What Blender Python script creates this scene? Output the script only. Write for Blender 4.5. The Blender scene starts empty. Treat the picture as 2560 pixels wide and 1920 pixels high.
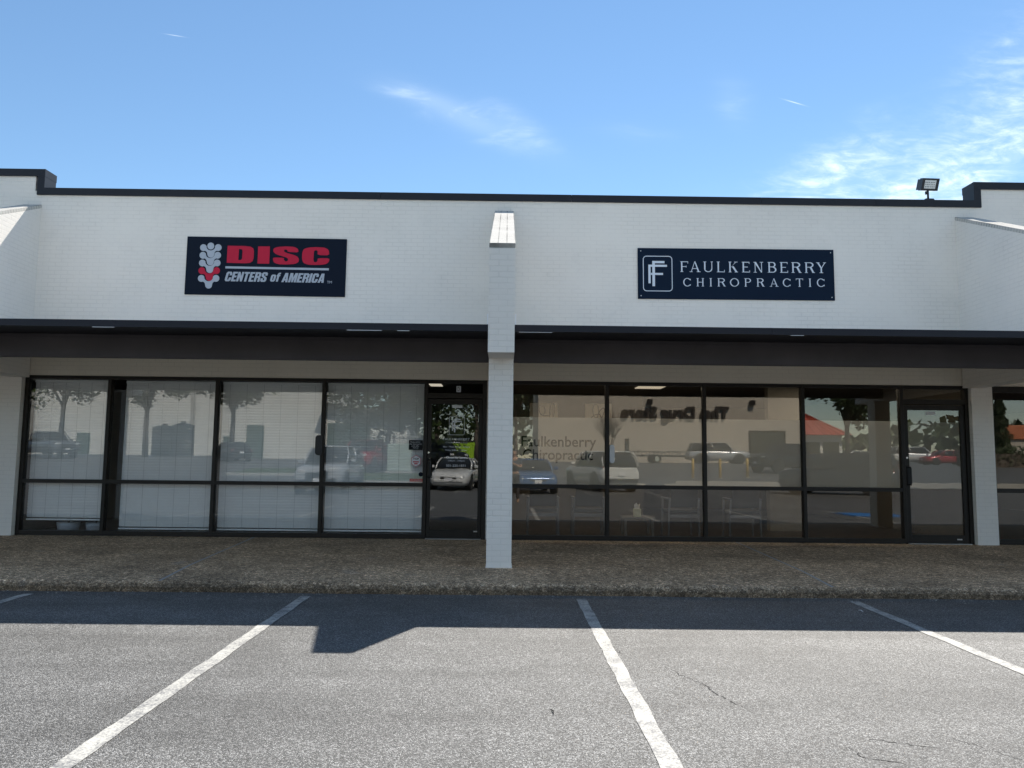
import bpy, math, random
from mathutils import Matrix, Vector
R = math.radians
random.seed(7)
scene = bpy.context.scene
col = scene.collection
# ------------------------------------------------------------------ camera, sky, sun, exposure
HC, F_PX, PITCH, ROLL, YAW = 1.4498, 1919.45, .0953, .0109, .0082
cam_d = bpy.data.cameras.new("camera")
cam = bpy.data.objects.new("camera", cam_d); col.objects.link(cam)
cam_d.sensor_width = 36; cam_d.lens = F_PX / 2560 * 36; cam_d.clip_start = .05; cam_d.clip_end = 3000
cam.matrix_world = Matrix.Translation((0, 0, HC)) @ Matrix.Rotation(-YAW, 4, 'Z') @ Matrix.Rotation(math.pi/2 + PITCH, 4, 'X') @ Matrix.Rotation(ROLL, 4, 'Z')
scene.camera = cam
SUNV = Vector((.306, .74, 1)).normalized()
EL = math.asin(SUNV.z); AZ = math.atan2(SUNV.x, SUNV.y)
SKY_STRENGTH, SUN_STRENGTH, EXPOSURE, SKY_SAT = .084, 4.4, 1.0, 1.05
scene.view_settings.view_transform = 'Standard'; scene.view_settings.look = 'None'
scene.view_settings.gamma = 1; scene.view_settings.exposure = EXPOSURE
scene.cycles.use_denoising = True
scene.cycles.max_bounces = 12; scene.cycles.transparent_max_bounces = 24
sun_d = bpy.data.lights.new("sun", 'SUN'); sun_d.energy = SUN_STRENGTH; sun_d.angle = R(.53); sun_d.color = (1, .945, .86)
sun = bpy.data.objects.new("sun", sun_d); col.objects.link(sun); sun.location = SUNV * 60
sun.rotation_euler = SUNV.to_track_quat('Z', 'Y').to_euler()

def world():
    w = bpy.data.worlds.new("World"); scene.world = w; w.use_nodes = True
    nt = w.node_tree; N = nt.nodes; L = nt.links; N.clear()
    def n(t, **k):
        o = N.new(t)
        for a, b in k.items(): setattr(o, a, b)
        return o
    def m(op, a, b=None, c=None):
        o = n('ShaderNodeMath', operation=op)
        for i, v in enumerate((a, b, c)):
            if v is None: continue
            if isinstance(v, (int, float)): o.inputs[i].default_value = v
            else: L.new(v, o.inputs[i])
        return o.outputs[0]
    sky = n('ShaderNodeTexSky', sky_type='NISHITA', sun_disc=False, sun_elevation=EL, sun_rotation=AZ,
            altitude=100, air_density=1.0, dust_density=0.0, ozone_density=4.0)
    tc = n('ShaderNodeTexCoord'); sep = n('ShaderNodeSeparateXYZ'); L.new(tc.outputs['Generated'], sep.inputs[0])
    x, y, z = sep.outputs
    zz = m('MAXIMUM', z, .02)
    # cirrus on a flat layer high above: layer coordinates
    yy = m('MAXIMUM', y, .03)
    gx = m('DIVIDE', x, yy); gz = m('DIVIDE', z, yy)
    front = m('GREATER_THAN', y, .05)
    def patch(cx, cz, rx, rz, rot, pw=1.0):
        c, s = math.cos(rot), math.sin(rot)
        dx = m('SUBTRACT', gx, cx); dz = m('SUBTRACT', gz, cz)
        a = m('DIVIDE', m('ADD', m('MULTIPLY', dx, c), m('MULTIPLY', dz, s)), rx)
        b = m('DIVIDE', m('SUBTRACT', m('MULTIPLY', dz, c), m('MULTIPLY', dx, s)), rz)
        d = m('ADD', m('MULTIPLY', a, a), m('MULTIPLY', b, b))
        return m('MULTIPLY', m('POWER', 2.718, m('MULTIPLY', d, -1.0)), pw)
    def noise(rot, sx, sz, scale, detail, rough, off=0.0, dist=0.6):
        cb = n('ShaderNodeCombineXYZ'); L.new(gx, cb.inputs[0]); L.new(gz, cb.inputs[1])
        mp = n('ShaderNodeMapping'); mp.inputs['Rotation'].default_value = (0, 0, rot)
        mp.inputs['Scale'].default_value = (sx, sz, 1); mp.inputs['Location'].default_value = (off, off*.7, 0)
        L.new(cb.outputs[0], mp.inputs[0])
        nz = n('ShaderNodeTexNoise'); L.new(mp.outputs[0], nz.inputs['Vector'])
        nz.inputs['Scale'].default_value = scale; nz.inputs['Detail'].default_value = detail
        nz.inputs['Roughness'].default_value = rough; nz.inputs['Distortion'].default_value = dist
        return nz.outputs['Fac']
    def ramp(v, a, b):
        mr = n('ShaderNodeMapRange'); mr.interpolation_type = 'SMOOTHSTEP'
        L.new(v, mr.inputs[0]); mr.inputs[1].default_value = a; mr.inputs[2].default_value = b
        return mr.outputs[0]
    wisps_a = ramp(noise(.42, 4.5, 16, 1.9, 7, .62, 3.1), .44, .76)
    wisps_b = ramp(noise(-.5, 5, 17, 2.2, 8, .66, 1.3, 1.0), .36, .74)
    fine = ramp(noise(-.62, 14, 34, 2.0, 5, .6, .4, .4), .30, .72)
    A = m('ADD', patch(-.055, .455, .085, .017, -.42, 1.0), patch(-.125, .487, .05, .010, -.25, .6))
    A = m('ADD', A, patch(.015, .447, .05, .015, -.55, .55))
    A = m('ADD', A, patch(.305, .485, .022, .03, .4, .35))
    A = m('ADD', A, patch(.17, .44, .05, .012, -.1, .18))
    B = m('ADD', patch(.62, .40, .16, .050, .42, 1.35), patch(.44, .395, .085, .026, .42, 1.0))
    B = m('ADD', B, patch(.71, .535, .10, .05, .7, .85))
    B = m('ADD', B, patch(.50, .345, .14, .030, .05, .95))
    B = m('ADD', B, patch(.50, .47, .03, .012, .3, .3))
    ca = m('MULTIPLY', A, m('MULTIPLY', m('ADD', wisps_a, .32), .38))
    cbm = m('MULTIPLY', B, m('MULTIPLY', m('ADD', m('MULTIPLY', wisps_b, .58), .17), m('ADD', m('MULTIPLY', fine, .75), .30)))
    streak = m('MULTIPLY', patch(.388, .485, .012, .0007, -.28, .5), 1.0)
    streak2 = m('MULTIPLY', patch(-.456, .567, .011, .0006, -.15, .35), 1.0)
    dens = m('MULTIPLY', m('MINIMUM', m('ADD', m('ADD', m('ADD', ca, cbm), streak), streak2), .92), front)
    # pale veil added to the unseen half of the sky to brighten the wall
    back = n('ShaderNodeMapRange'); back.interpolation_type = 'SMOOTHSTEP'; L.new(y, back.inputs[0])
    back.inputs[1].default_value = .05; back.inputs[2].default_value = -.45; back.inputs[3].default_value = 0; back.inputs[4].default_value = .36
    vm = n('ShaderNodeMapping'); vm.inputs['Scale'].default_value = (1.5, 1.5, 5); L.new(tc.outputs['Generated'], vm.inputs[0])
    vn = n('ShaderNodeTexNoise'); L.new(vm.outputs[0], vn.inputs['Vector']); vn.inputs['Scale'].default_value = 2.5; vn.inputs['Detail'].default_value = 6
    dens = m('MAXIMUM', dens, m('MULTIPLY', back.outputs[0], ramp(vn.outputs['Fac'], .25, .7)))
    mix = n('ShaderNodeMixRGB'); L.new(dens, mix.inputs[0])
    hs = n('ShaderNodeHueSaturation'); hs.inputs['Saturation'].default_value = SKY_SAT; hs.inputs['Value'].default_value = 1.; L.new(sky.outputs[0], hs.inputs['Color'])
    tint = n('ShaderNodeMixRGB', blend_type='MULTIPLY'); tint.inputs[0].default_value = 1
    L.new(hs.outputs[0], tint.inputs[1]); tint.inputs[2].default_value = (1.06, 1.055, .965, 1)
    L.new(tint.outputs[0], mix.inputs[1]); mix.inputs[2].default_value = (7.6, 8.6, 9.2, 1)
    bg = n('ShaderNodeBackground'); L.new(mix.outputs[0], bg.inputs[0]); bg.inputs[1].default_value = SKY_STRENGTH
    out = n('ShaderNodeOutputWorld'); L.new(bg.outputs[0], out.inputs[0])
world()

# ------------------------------------------------------------------ materials
class NT:
    def __init__(s, name):
        s.m = bpy.data.materials.new(name); s.m.use_nodes = True
        s.t = s.m.node_tree; s.N = s.t.nodes; s.L = s.t.links
        s.p = s.N['Principled BSDF']; s.out = s.N['Material Output']
    def n(s, t, **k):
        o = s.N.new(t)
        for a, b in k.items(): setattr(o, a, b)
        return o
    def math(s, op, a, b=None, c=None):
        o = s.n('ShaderNodeMath', operation=op)
        for i, v in enumerate((a, b, c)):
            if v is None: continue
            if isinstance(v, (int, float)): o.inputs[i].default_value = v
            else: s.L.new(v, o.inputs[i])
        return o.outputs[0]
    def pos(s): return s.n('ShaderNodeNewGeometry').outputs['Position']
    def objc(s): return s.n('ShaderNodeTexCoord').outputs['Object']
    def noise(s, vec, scale, detail=3, rough=.55, dist=0.):
        o = s.n('ShaderNodeTexNoise'); s.L.new(vec, o.inputs['Vector'])
        for k, v in (('Scale', scale), ('Detail', detail), ('Roughness', rough), ('Distortion', dist)): o.inputs[k].default_value = v
        return o.outputs['Fac']
    def ramp(s, v, stops, interp='LINEAR'):
        o = s.n('ShaderNodeValToRGB'); s.L.new(v, o.inputs[0]); e = o.color_ramp.elements; o.color_ramp.interpolation = interp
        while len(e) < len(stops): e.new(.5)
        for i, (p, c) in enumerate(stops):
            e[i].position = p; e[i].color = (c, c, c, 1) if isinstance(c, (int, float)) else (*c, 1)
        return o.outputs[0]
    def mix(s, f, a, b, mode='MIX'):
        o = s.n('ShaderNodeMixRGB', blend_type=mode)
        for i, v in enumerate((f, a, b)):
            if isinstance(v, (int, float)): o.inputs[i].default_value = v if i == 0 else (v, v, v, 1)
            elif isinstance(v, tuple): o.inputs[i].default_value = (*v, 1)
            else: s.L.new(v, o.inputs[i])
        return o.outputs[0]
    def bump(s, h, strength, dist, prev=None):
        o = s.n('ShaderNodeBump'); s.L.new(h, o.inputs['Height']); o.inputs['Strength'].default_value = strength; o.inputs['Distance'].default_value = dist
        if prev is not None: s.L.new(prev, o.inputs['Normal'])
        return o.outputs[0]
    def set(s, **k):
        for a, b in k.items():
            i = s.p.inputs[a.replace('_', ' ')]
            if isinstance(b, (int, float)): i.default_value = b
            elif isinstance(b, tuple): i.default_value = (*b, 1)
            else: s.L.new(b, i)
        return s

def flat(name, c, rough=.6, metal=0., spec=.5, var=.06, vs=6., bump=0., coat=0.):
    t = NT(name); v = t.objc()
    nz = t.noise(v, vs, 5, .6)
    f = t.ramp(nz, [(.3, 1 - var), (.7, 1 + var)])
    t.set(Base_Color=t.mix(1., c, f, 'MULTIPLY'), Metallic=metal, Specular_IOR_Level=spec, Coat_Weight=coat,
          Roughness=t.math('ADD', t.math('MULTIPLY', nz, .12), rough - .06))
    if bump: t.set(Normal=t.bump(t.noise(v, vs*14, 4), bump, .003))
    return t.m

def brick(name, c, mode='wall', joint=.9, strength=.55, mortar=.007):
    t = NT(name)
    if mode == 'wall':
        sep = t.n('ShaderNodeSeparateXYZ'); t.L.new(t.pos(), sep.inputs[0]); X, Y, Z = sep.outputs
        u = t.math('ADD', X, Y); v = t.math('SUBTRACT', Z, .14)
    else:
        sep = t.n('ShaderNodeSeparateXYZ'); t.L.new(t.objc(), sep.inputs[0]); X, Y, Z = sep.outputs
        u = t.math('ADD', X, Z); v = Y
    cb = t.n('ShaderNodeCombineXYZ'); t.L.new(u, cb.inputs[0]); t.L.new(v, cb.inputs[1])
    wob = t.noise(cb.outputs[0], 9., 2)
    # slightly irregular courses
    wv = t.n('ShaderNodeVectorMath', operation='ADD'); t.L.new(cb.outputs[0], wv.inputs[0])
    cw = t.n('ShaderNodeCombineXYZ'); t.L.new(t.math('MULTIPLY', t.math('SUBTRACT', wob, .5), .006), cw.inputs[1]); t.L.new(cw.outputs[0], wv.inputs[1])
    b = t.n('ShaderNodeTexBrick'); t.L.new(wv.outputs[0], b.inputs['Vector'])
    b.inputs['Scale'].default_value = 1; b.inputs['Mortar Size'].default_value = mortar; b.inputs['Mortar Smooth'].default_value = .35
    b.inputs['Brick Width'].default_value = .2032 if mode == 'wall' else .1016
    b.inputs['Row Height'].default_value = .0677; b.offset = .5 if mode == 'wall' else 0.
    b.inputs['Color1'].default_value = (*[k * .985 for k in c], 1); b.inputs['Color2'].default_value = (*[min(1, k * 1.015) for k in c], 1)
    b.inputs['Mortar'].default_value = (*[k * joint for k in c], 1); b.inputs['Bias'].default_value = 0  # shade of the recessed joints put into the mortar colour
    vec = t.pos()
    st = t.ramp(t.noise(vec, .7, 6, .62, .4), [(.3, .95), (.68, 1.02)])
    grime = t.ramp(t.noise(vec, 3.1, 8, .7), [(.30, .93), (.45, 1.0)])
    # joints filled unevenly by paint
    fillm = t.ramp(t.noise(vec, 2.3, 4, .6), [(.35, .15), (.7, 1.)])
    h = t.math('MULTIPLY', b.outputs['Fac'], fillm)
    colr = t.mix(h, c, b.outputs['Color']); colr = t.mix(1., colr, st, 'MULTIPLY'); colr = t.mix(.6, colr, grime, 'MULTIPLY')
    n1 = t.bump(t.math('SUBTRACT', 1., h), strength, .006)
    n2 = t.bump(t.noise(vec, 60, 4, .6), .35, .003, n1)
    t.set(Base_Color=colr, Roughness=.62 if mode == 'wall' else .9, Specular_IOR_Level=.35 if mode == 'wall' else .05, Normal=n2)
    return t.m

def asphalt(name):
    t = NT(name); v = t.pos()
    big = t.noise(v, .35, 5, .6, .5); mid = t.noise(v, 2.2, 5, .62, .3)
    g1 = t.n('ShaderNodeTexVoronoi'); t.L.new(v, g1.inputs['Vector']); g1.inputs['Scale'].default_value = 150
    rnd = t.n('ShaderNodeSeparateColor'); t.L.new(g1.outputs['Color'], rnd.inputs[0])
    grain = t.ramp(rnd.outputs[0], [(.0, .045), (.40, .088), (.62, .175), (.82, .32), (1., .50)])
    fine = t.noise(v, 160, 3, .7)
    edge = t.ramp(g1.outputs['Distance'], [(.25, 1.), (.75, .45)])
    c = t.mix(1., grain, edge, 'MULTIPLY')
    c = t.mix(.8, c, t.ramp(fine, [(.32, .66), (.68, 1.26)]), 'MULTIPLY')
    pat = t.ramp(mid, [(.3, .80), (.7, 1.12)])
    c = t.mix(1., c, pat, 'MULTIPLY')
    c = t.mix(1., c, t.ramp(big, [(.3, .80), (.66, 1.06)]), 'MULTIPLY')
    # tyre-worn bands and old water marks running along the stalls
    st = t.n('ShaderNodeMapping'); st.inputs['Scale'].default_value = (.25, 1.7, 1); t.L.new(v, st.inputs[0])
    band = t.noise(st.outputs[0], 1.1, 5, .55, .4)
    c = t.mix(.85, c, t.ramp(band, [(.34, .70), (.5, .98), (.68, 1.16)]), 'MULTIPLY')
    c = t.mix(1., c, (1.0, .995, .975), 'MULTIPLY')
    # faint rusty stain
    stain = t.ramp(t.noise(v, .9, 4, .6, .6), [(.66, 0.), (.78, .28)])
    c = t.mix(stain, c, (.17, .13, .10))
    hgt = t.math('ADD', t.math('MULTIPLY', t.ramp(g1.outputs['Distance'], [(0., 1.), (.8, 0.)]), .8), t.math('MULTIPLY', fine, .6))
    t.set(Base_Color=c, Roughness=t.math('ADD', t.math('MULTIPLY', fine, .25), .42), Specular_IOR_Level=.55, Normal=t.bump(hgt, .8, .006))
    return t.m

def aggregate(name):
    t = NT(name); v = t.pos()
    vo = t.n('ShaderNodeTexVoronoi'); t.L.new(v, vo.inputs['Vector']); vo.inputs['Scale'].default_value = 88
    rnd = t.n('ShaderNodeSeparateColor'); t.L.new(vo.outputs['Color'], rnd.inputs[0])
    c = t.ramp(rnd.outputs[0], [(0., (.17, .125, .09)), (.35, (.31, .24, .175)), (.6, (.42, .335, .255)), (.85, (.56, .47, .37)), (1., (.72, .64, .55))])
    c = t.mix(1., c, t.ramp(vo.outputs['Distance'], [(.3, 1.), (.8, .5)]), 'MULTIPLY')
    v2 = t.n('ShaderNodeTexVoronoi'); t.L.new(v, v2.inputs['Vector']); v2.inputs['Scale'].default_value = 30
    r2 = t.n('ShaderNodeSeparateColor'); t.L.new(v2.outputs['Color'], r2.inputs[0])
    c = t.mix(1., c, t.ramp(r2.outputs[0], [(0., .62), (.5, 1.0), (.9, 1.35), (1., 1.9)]), 'MULTIPLY')
    c = t.mix(1., c, t.ramp(t.noise(v, 1.1, 6, .65, .4), [(.32, .70), (.5, 1.05), (.68, 1.3)]), 'MULTIPLY')
    c = t.mix(1., c, (1.22, 1.08, .90), 'MULTIPLY')
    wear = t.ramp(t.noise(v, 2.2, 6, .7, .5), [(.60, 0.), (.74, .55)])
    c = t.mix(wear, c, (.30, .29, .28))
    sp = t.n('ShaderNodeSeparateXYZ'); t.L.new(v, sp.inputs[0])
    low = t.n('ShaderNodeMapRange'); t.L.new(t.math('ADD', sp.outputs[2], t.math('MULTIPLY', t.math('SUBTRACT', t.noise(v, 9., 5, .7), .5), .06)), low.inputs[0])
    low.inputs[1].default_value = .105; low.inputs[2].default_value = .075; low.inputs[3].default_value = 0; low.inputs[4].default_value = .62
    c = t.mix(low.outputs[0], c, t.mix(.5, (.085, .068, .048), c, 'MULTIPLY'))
    h = t.ramp(vo.outputs['Distance'], [(0., 1.), (.8, 0.)])
    t.set(Base_Color=c, Roughness=.75, Specular_IOR_Level=.35, Normal=t.bump(h, .6, .006))
    return t.m

def road_paint(name):
    t = NT(name); v = t.pos()
    nz = t.noise(v, 70, 4, .7); big = t.noise(v, 5, 5, .65)
    wear = t.ramp(t.math('ADD', t.math('MULTIPLY', nz, .7), t.math('MULTIPLY', big, .5)), [(.50, 0.), (.66, 1.)])
    c = t.mix(wear, (.15, .15, .155), (.44, .43, .395))
    c = t.mix(.6, c, t.ramp(big, [(.3, .78), (.7, 1.1)]), 'MULTIPLY')
    t.set(Base_Color=c, Roughness=.65, Normal=t.bump(nz, .6, .004))
    return t.m

def glass(name, tint, f0=.058, wav=.02, gl=(1, 1, 1)):
    t = NT(name); t.N.remove(t.p)
    lw = t.n('ShaderNodeLayerWeight'); lw.inputs['Blend'].default_value = .5
    fac = t.math('ADD', f0, t.math('MULTIPLY', 1 - f0, t.math('POWER', lw.outputs['Facing'], 5.)))
    tr = t.n('ShaderNodeBsdfTransparent'); tr.inputs[0].default_value = (*tint, 1)
    g = t.n('ShaderNodeBsdfGlossy'); g.inputs['Roughness'].default_value = 0.; g.inputs['Color'].default_value = (*gl, 1)
    bm = t.bump(t.noise(t.pos(), 2.6, 1, .4), wav, .02); t.L.new(bm, g.inputs['Normal'])
    mx = t.n('ShaderNodeMixShader'); t.L.new(fac, mx.inputs[0]); t.L.new(tr.outputs[0], mx.inputs[1]); t.L.new(g.outputs[0], mx.inputs[2])
    t.L.new(mx.outputs[0], t.out.inputs[0]); return t.m

def film(name, a, c):
    t = NT(name); t.N.remove(t.p)
    tr = t.n('ShaderNodeBsdfTransparent'); d = t.n('ShaderNodeBsdfDiffuse'); d.inputs[0].default_value = (*c, 1)
    tl = t.n('ShaderNodeBsdfTranslucent'); tl.inputs[0].default_value = (*c, 1)
    m1 = t.n('ShaderNodeMixShader'); m1.inputs[0].default_value = .3; t.L.new(d.outputs[0], m1.inputs[1]); t.L.new(tl.outputs[0], m1.inputs[2])
    mx = t.n('ShaderNodeMixShader'); mx.inputs[0].default_value = a
    t.L.new(tr.outputs[0], mx.inputs[1]); t.L.new(m1.outputs[0], mx.inputs[2]); t.L.new(mx.outputs[0], t.out.inputs[0]); return t.m

def emit(name, c, s):
    t = NT(name); t.set(Base_Color=c, Emission_Color=c, Emission_Strength=s); return t.m

def leafmat(name, c1, c2):
    t = NT(name); oi = t.n('ShaderNodeNewGeometry')
    c = t.ramp(oi.outputs['Random Per Island'], [(0., c1), (1., c2)])
    t.set(Base_Color=c, Roughness=.55, Specular_IOR_Level=.3); return t.m

M = {}
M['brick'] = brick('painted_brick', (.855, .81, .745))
M['cap'] = brick('rowlock_brick', (.58, .56, .52), 'cap', joint=.30, strength=1., mortar=.008)  # same white paint, darkened in colour to tame the sun on the slope
M['coping'] = flat('coping_metal', (.014, .015, .021), .45, .0, .3, .12, 3.)
M['flash'] = flat('flashing_metal', (.020, .020, .027), .5, 0., .25, .10, 2.)
M['sliver_trim'] = flat('white_sliver_trim', (.85, .85, .86), .35, 0., .6)  # bright white for the painted sun slivers, also end flashing and litter
M['fascia'] = flat('fascia_paint', (.085, .075, .077), .6, 0., .25, .18, 1.2)
M['bounce_roofing'] = flat('bounce_roof_white', (.74, .72, .68), .7, 0., .3, .08, 2.)
M['soffit'] = flat('soffit_paint', (.82, .79, .72), .7)
M['lintel'] = brick('lintel_brick', (.84, .77, .65), joint=.88)  # white brick with warm bounce light put into its colour
M['bronze'] = flat('bronze_frame', (.022, .018, .014), .45, 0., .3, .15, 5.)
M['rub'] = flat('black_gasket', (.008, .008, .008), .6)
M['glass_clear'] = glass('clear_glass', (.97, .98, .98), .066, .003)
M['glass_tint'] = glass('bronze_glass', (.90, .875, .83), .082, .003, (1, .97, .92))
M['glass_door'] = glass('door_glass', (.78, .77, .74), .085, .022)
M['film'] = film('frosted_film', .86, (.80, .80, .79))
M['vinyl'] = flat('dark_vinyl', (.006, .008, .010), .6, 0., .2)
M['white_vinyl'] = flat('white_vinyl', (.72, .73, .75), .5)
M['blind'] = flat('blind_slats', (.90, .90, .89), .5, 0., .4, .03)
M['cord'] = flat('blind_cord', (.45, .46, .46), .8)
M['asphalt'] = asphalt('asphalt')
M['agg'] = aggregate('exposed_aggregate')
M['joint'] = flat('joint_filler', (.34, .335, .33), .8)
M['paint'] = road_paint('road_paint')
M['crack'] = flat('crack', (.025, .024, .023), .9)
M['navy'] = flat('sign_navy', (.004, .013, .032), .5, 0., .12, .04, 1.5)
M['navy2'] = flat('sign_dark_navy', (.005, .010, .022), .5, 0., .12, .04, 1.5)
M['red'] = flat('sign_red', (.52, .022, .055), .5, 0., .12, .04)
M['silver'] = flat('sign_silver', (.42, .46, .52), .4, 0., .4, .03)
M['sign_white'] = flat('sign_white', (.66, .72, .80), .4, 0., .4, .03)
M['chrome'] = flat('chrome', (.75, .75, .75), .15, 1.)
M['steel'] = flat('brushed_steel', (.55, .55, .55), .35, 1.)
M['lamp_black'] = flat('lamp_housing', (.035, .036, .042), .45, .2)
M['led'] = flat('led_panel', (.75, .76, .74), .4)
M['dark'] = flat('black_plastic', (.02, .02, .02), .5)
M['white'] = flat('white_plastic', (.75, .75, .76), .4)
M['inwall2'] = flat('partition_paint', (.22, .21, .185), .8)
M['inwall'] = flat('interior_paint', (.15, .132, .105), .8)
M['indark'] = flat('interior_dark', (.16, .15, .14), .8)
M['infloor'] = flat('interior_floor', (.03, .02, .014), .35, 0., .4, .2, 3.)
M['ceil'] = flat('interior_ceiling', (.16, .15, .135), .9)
M['panel'] = emit('ceiling_panel', (1., .90, .72), .32)
M['fill_panel'] = emit('unseen_fill_panel', (1., .90, .74), 2.6)
M['canvas'] = flat('canvas', (.86, .78, .62), .8, 0., .3, .08, 8.)
M['ink'] = flat('canvas_line', (.16, .12, .09), .7)
M['chairm'] = flat('chair_frame', (.20, .21, .24), .4)
M['seatm'] = flat('chair_fabric', (.06, .062, .07), .8)
M['pot'] = flat('glazed_pot', (.45, .47, .50), .35)
M['leaf'] = leafmat('houseplant_leaf', (.03, .07, .015), (.08, .13, .03))
M['tree1'] = leafmat('oak_leaf', (.030, .050, .014), (.085, .115, .035))
M['tree2'] = leafmat('dark_leaf', (.016, .030, .012), (.05, .075, .026))
M['bark'] = flat('bark', (.13, .105, .085), .9, 0., .3, .3, 6., .6)
M['grass'] = flat('lawn', (.055, .085, .022), .9, 0., .2, .35, 3., .8)
M['concrete'] = flat('concrete', (.38, .365, .33), .8, 0., .3, .12, 2., .3)
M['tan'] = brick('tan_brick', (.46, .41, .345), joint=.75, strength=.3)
M['whitewall'] = flat('white_block', (.66, .64, .58), .8, 0., .3, .06, .7)
M['redroof'] = flat('red_metal_roof', (.42, .075, .045), .5)
M['orange_roof'] = flat('orange_roof', (.45, .15, .07), .6)
M['letter'] = flat('sign_letter', (.035, .026, .020), .5)
M['dockgreen'] = flat('dock_green', (.06, .10, .08), .6)
M['yellow'] = flat('bollard_yellow', (.62, .40, .10), .5)
M['lime'] = flat('lime_plastic', (.33, .55, .03), .5)
M['tyre'] = flat('tyre', (.018, .018, .018), .85)
M['carglass'] = flat('car_glass', (.012, .014, .016), .06, 0., .7, .02)
M['lens'] = flat('lamp_lens', (.55, .56, .56), .12, 0., .7)
M['tail'] = flat('tail_lens', (.30, .012, .012), .15, 0., .6)
M['skin'] = flat('skin', (.42, .24, .16), .55)
M['shirt'] = flat('navy_shirt', (.015, .04, .075), .8)
M['trouser'] = flat('dark_trousers', (.03, .032, .04), .85)
M['hair'] = flat('dark_hair', (.02, .014, .01), .6)
M['teal'] = flat('pale_green_paint', (.36, .44, .38), .6)
def paintm(name, c): 
    return flat(name, c, .22, .15, .6, .02, 2., 0., .6)

# ------------------------------------------------------------------ mesh helpers
class MB:
    def __init__(s): s.v = []; s.f = []; s.sm = []
    def add(s, vs, fs, smooth=False):
        o = len(s.v); s.v += [tuple(v) for v in vs]; s.f += [tuple(i + o for i in f) for f in fs]; s.sm += [smooth] * len(fs); return s
    def box(s, x0, x1, y0, y1, z0, z1, b=0.):
        if b <= 0:
            vs = [(x, y, z) for z in (z0, z1) for y in (y0, y1) for x in (x0, x1)]
            return s.add(vs, [(0, 2, 3, 1), (4, 5, 7, 6), (0, 1, 5, 4), (2, 6, 7, 3), (0, 4, 6, 2), (1, 3, 7, 5)])
        # bevelled box: three inset shells joined
        vs = []; idx = {}
        for i, (sx, X) in enumerate(((-1, x0), (1, x1))):
            for j, (sy, Y) in enumerate(((-1, y0), (1, y1))):
                for k, (sz, Z) in enumerate(((-1, z0), (1, z1))):
                    for ax in range(3):
                        p = [X - sx*b, Y - sy*b, Z - sz*b]; p[ax] = (X, Y, Z)[ax]
                        idx[(i, j, k, ax)] = len(vs); vs.append(p)
        fs = []
        def q(*a): fs.append(tuple(idx[k] for k in a))
        for i in (0, 1):
            a = [(i, 0, 0, 0), (i, 1, 0, 0), (i, 1, 1, 0), (i, 0, 1, 0)]; q(*(a if i else a[::-1]))
            a = [(0, i, 0, 1), (1, i, 0, 1), (1, i, 1, 1), (0, i, 1, 1)]; q(*(a[::-1] if i else a))
            a = [(0, 0, i, 2), (1, 0, i, 2), (1, 1, i, 2), (0, 1, i, 2)]; q(*(a if i else a[::-1]))
        for i in (0, 1):
            for j in (0, 1):
                q((i, j, 0, 0), (i, j, 1, 0), (i, j, 1, 1), (i, j, 0, 1))
                q((i, 0, j, 0), (i, 1, j, 0), (i, 1, j, 2), (i, 0, j, 2))
                q((0, i, j, 1), (1, i, j, 1), (1, i, j, 2), (0, i, j, 2))
                for k in (0, 1): q((i, j, k, 0), (i, j, k, 1), (i, j, k, 2))
        return s.add(vs, fs)
    def prism(s, prof, axis, a, b, smooth=False):
        """extrude a 2-D profile along an axis: axis 'x' -> prof is (y,z); 'y' -> (x,z); 'z' -> (x,y)"""
        n = len(prof)
        def P(p, t): return (t, p[0], p[1]) if axis == 'x' else (p[0], t, p[1]) if axis == 'y' else (p[0], p[1], t)
        vs = [P(p, a) for p in prof] + [P(p, b) for p in prof]
        fs = [(i, (i+1) % n, n + (i+1) % n, n + i) for i in range(n)]
        s.add(vs, fs, smooth); o = len(s.v) - 2*n
        s.f += [tuple(o + i for i in reversed(range(n))), tuple(o + n + i for i in range(n))]; s.sm += [False, False]; return s
    def tube(s, pts, rs, n=8, cap=True, smooth=True):
        pts = [Vector(p) for p in pts]
        if isinstance(rs, (int, float)): rs = [rs] * len(pts)
        vs = []; 
        for i, p in enumerate(pts):
            d = (pts[min(i+1, len(pts)-1)] - pts[max(i-1, 0)]).normalized()
            u = d.cross(Vector((0, 0, 1)) if abs(d.z) < .9 else Vector((1, 0, 0))).normalized(); w = d.cross(u)
            vs += [p + (u*math.cos(2*math.pi*k/n) + w*math.sin(2*math.pi*k/n)) * rs[i] for k in range(n)]
        fs = [(i*n+k, i*n+(k+1) % n, (i+1)*n+(k+1) % n, (i+1)*n+k) for i in range(len(pts)-1) for k in range(n)]
        o = len(s.v); s.add(vs, fs, smooth)
        if cap:
            s.f += [tuple(o + k for k in reversed(range(n))), tuple(o + (len(pts)-1)*n + k for k in range(n))]; s.sm += [False, False]
        return s
    def build(s, name, mat, parent=None, loc=None):
        me = bpy.data.meshes.new(name); me.from_pydata(s.v, [], s.f); me.validate()
        me.polygons.foreach_set('use_smooth', s.sm[:len(me.polygons)] if len(s.sm) >= len(me.polygons) else [False]*len(me.polygons))
        import bmesh
        bm = bmesh.new(); bm.from_mesh(me); bmesh.ops.recalc_face_normals(bm, faces=bm.faces); bm.to_mesh(me); bm.free()
        me.materials.append(mat)
        o = bpy.data.objects.new(name, me); col.objects.link(o)
        if loc: o.location = loc
        if parent: o.parent = parent
        return o

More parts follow.
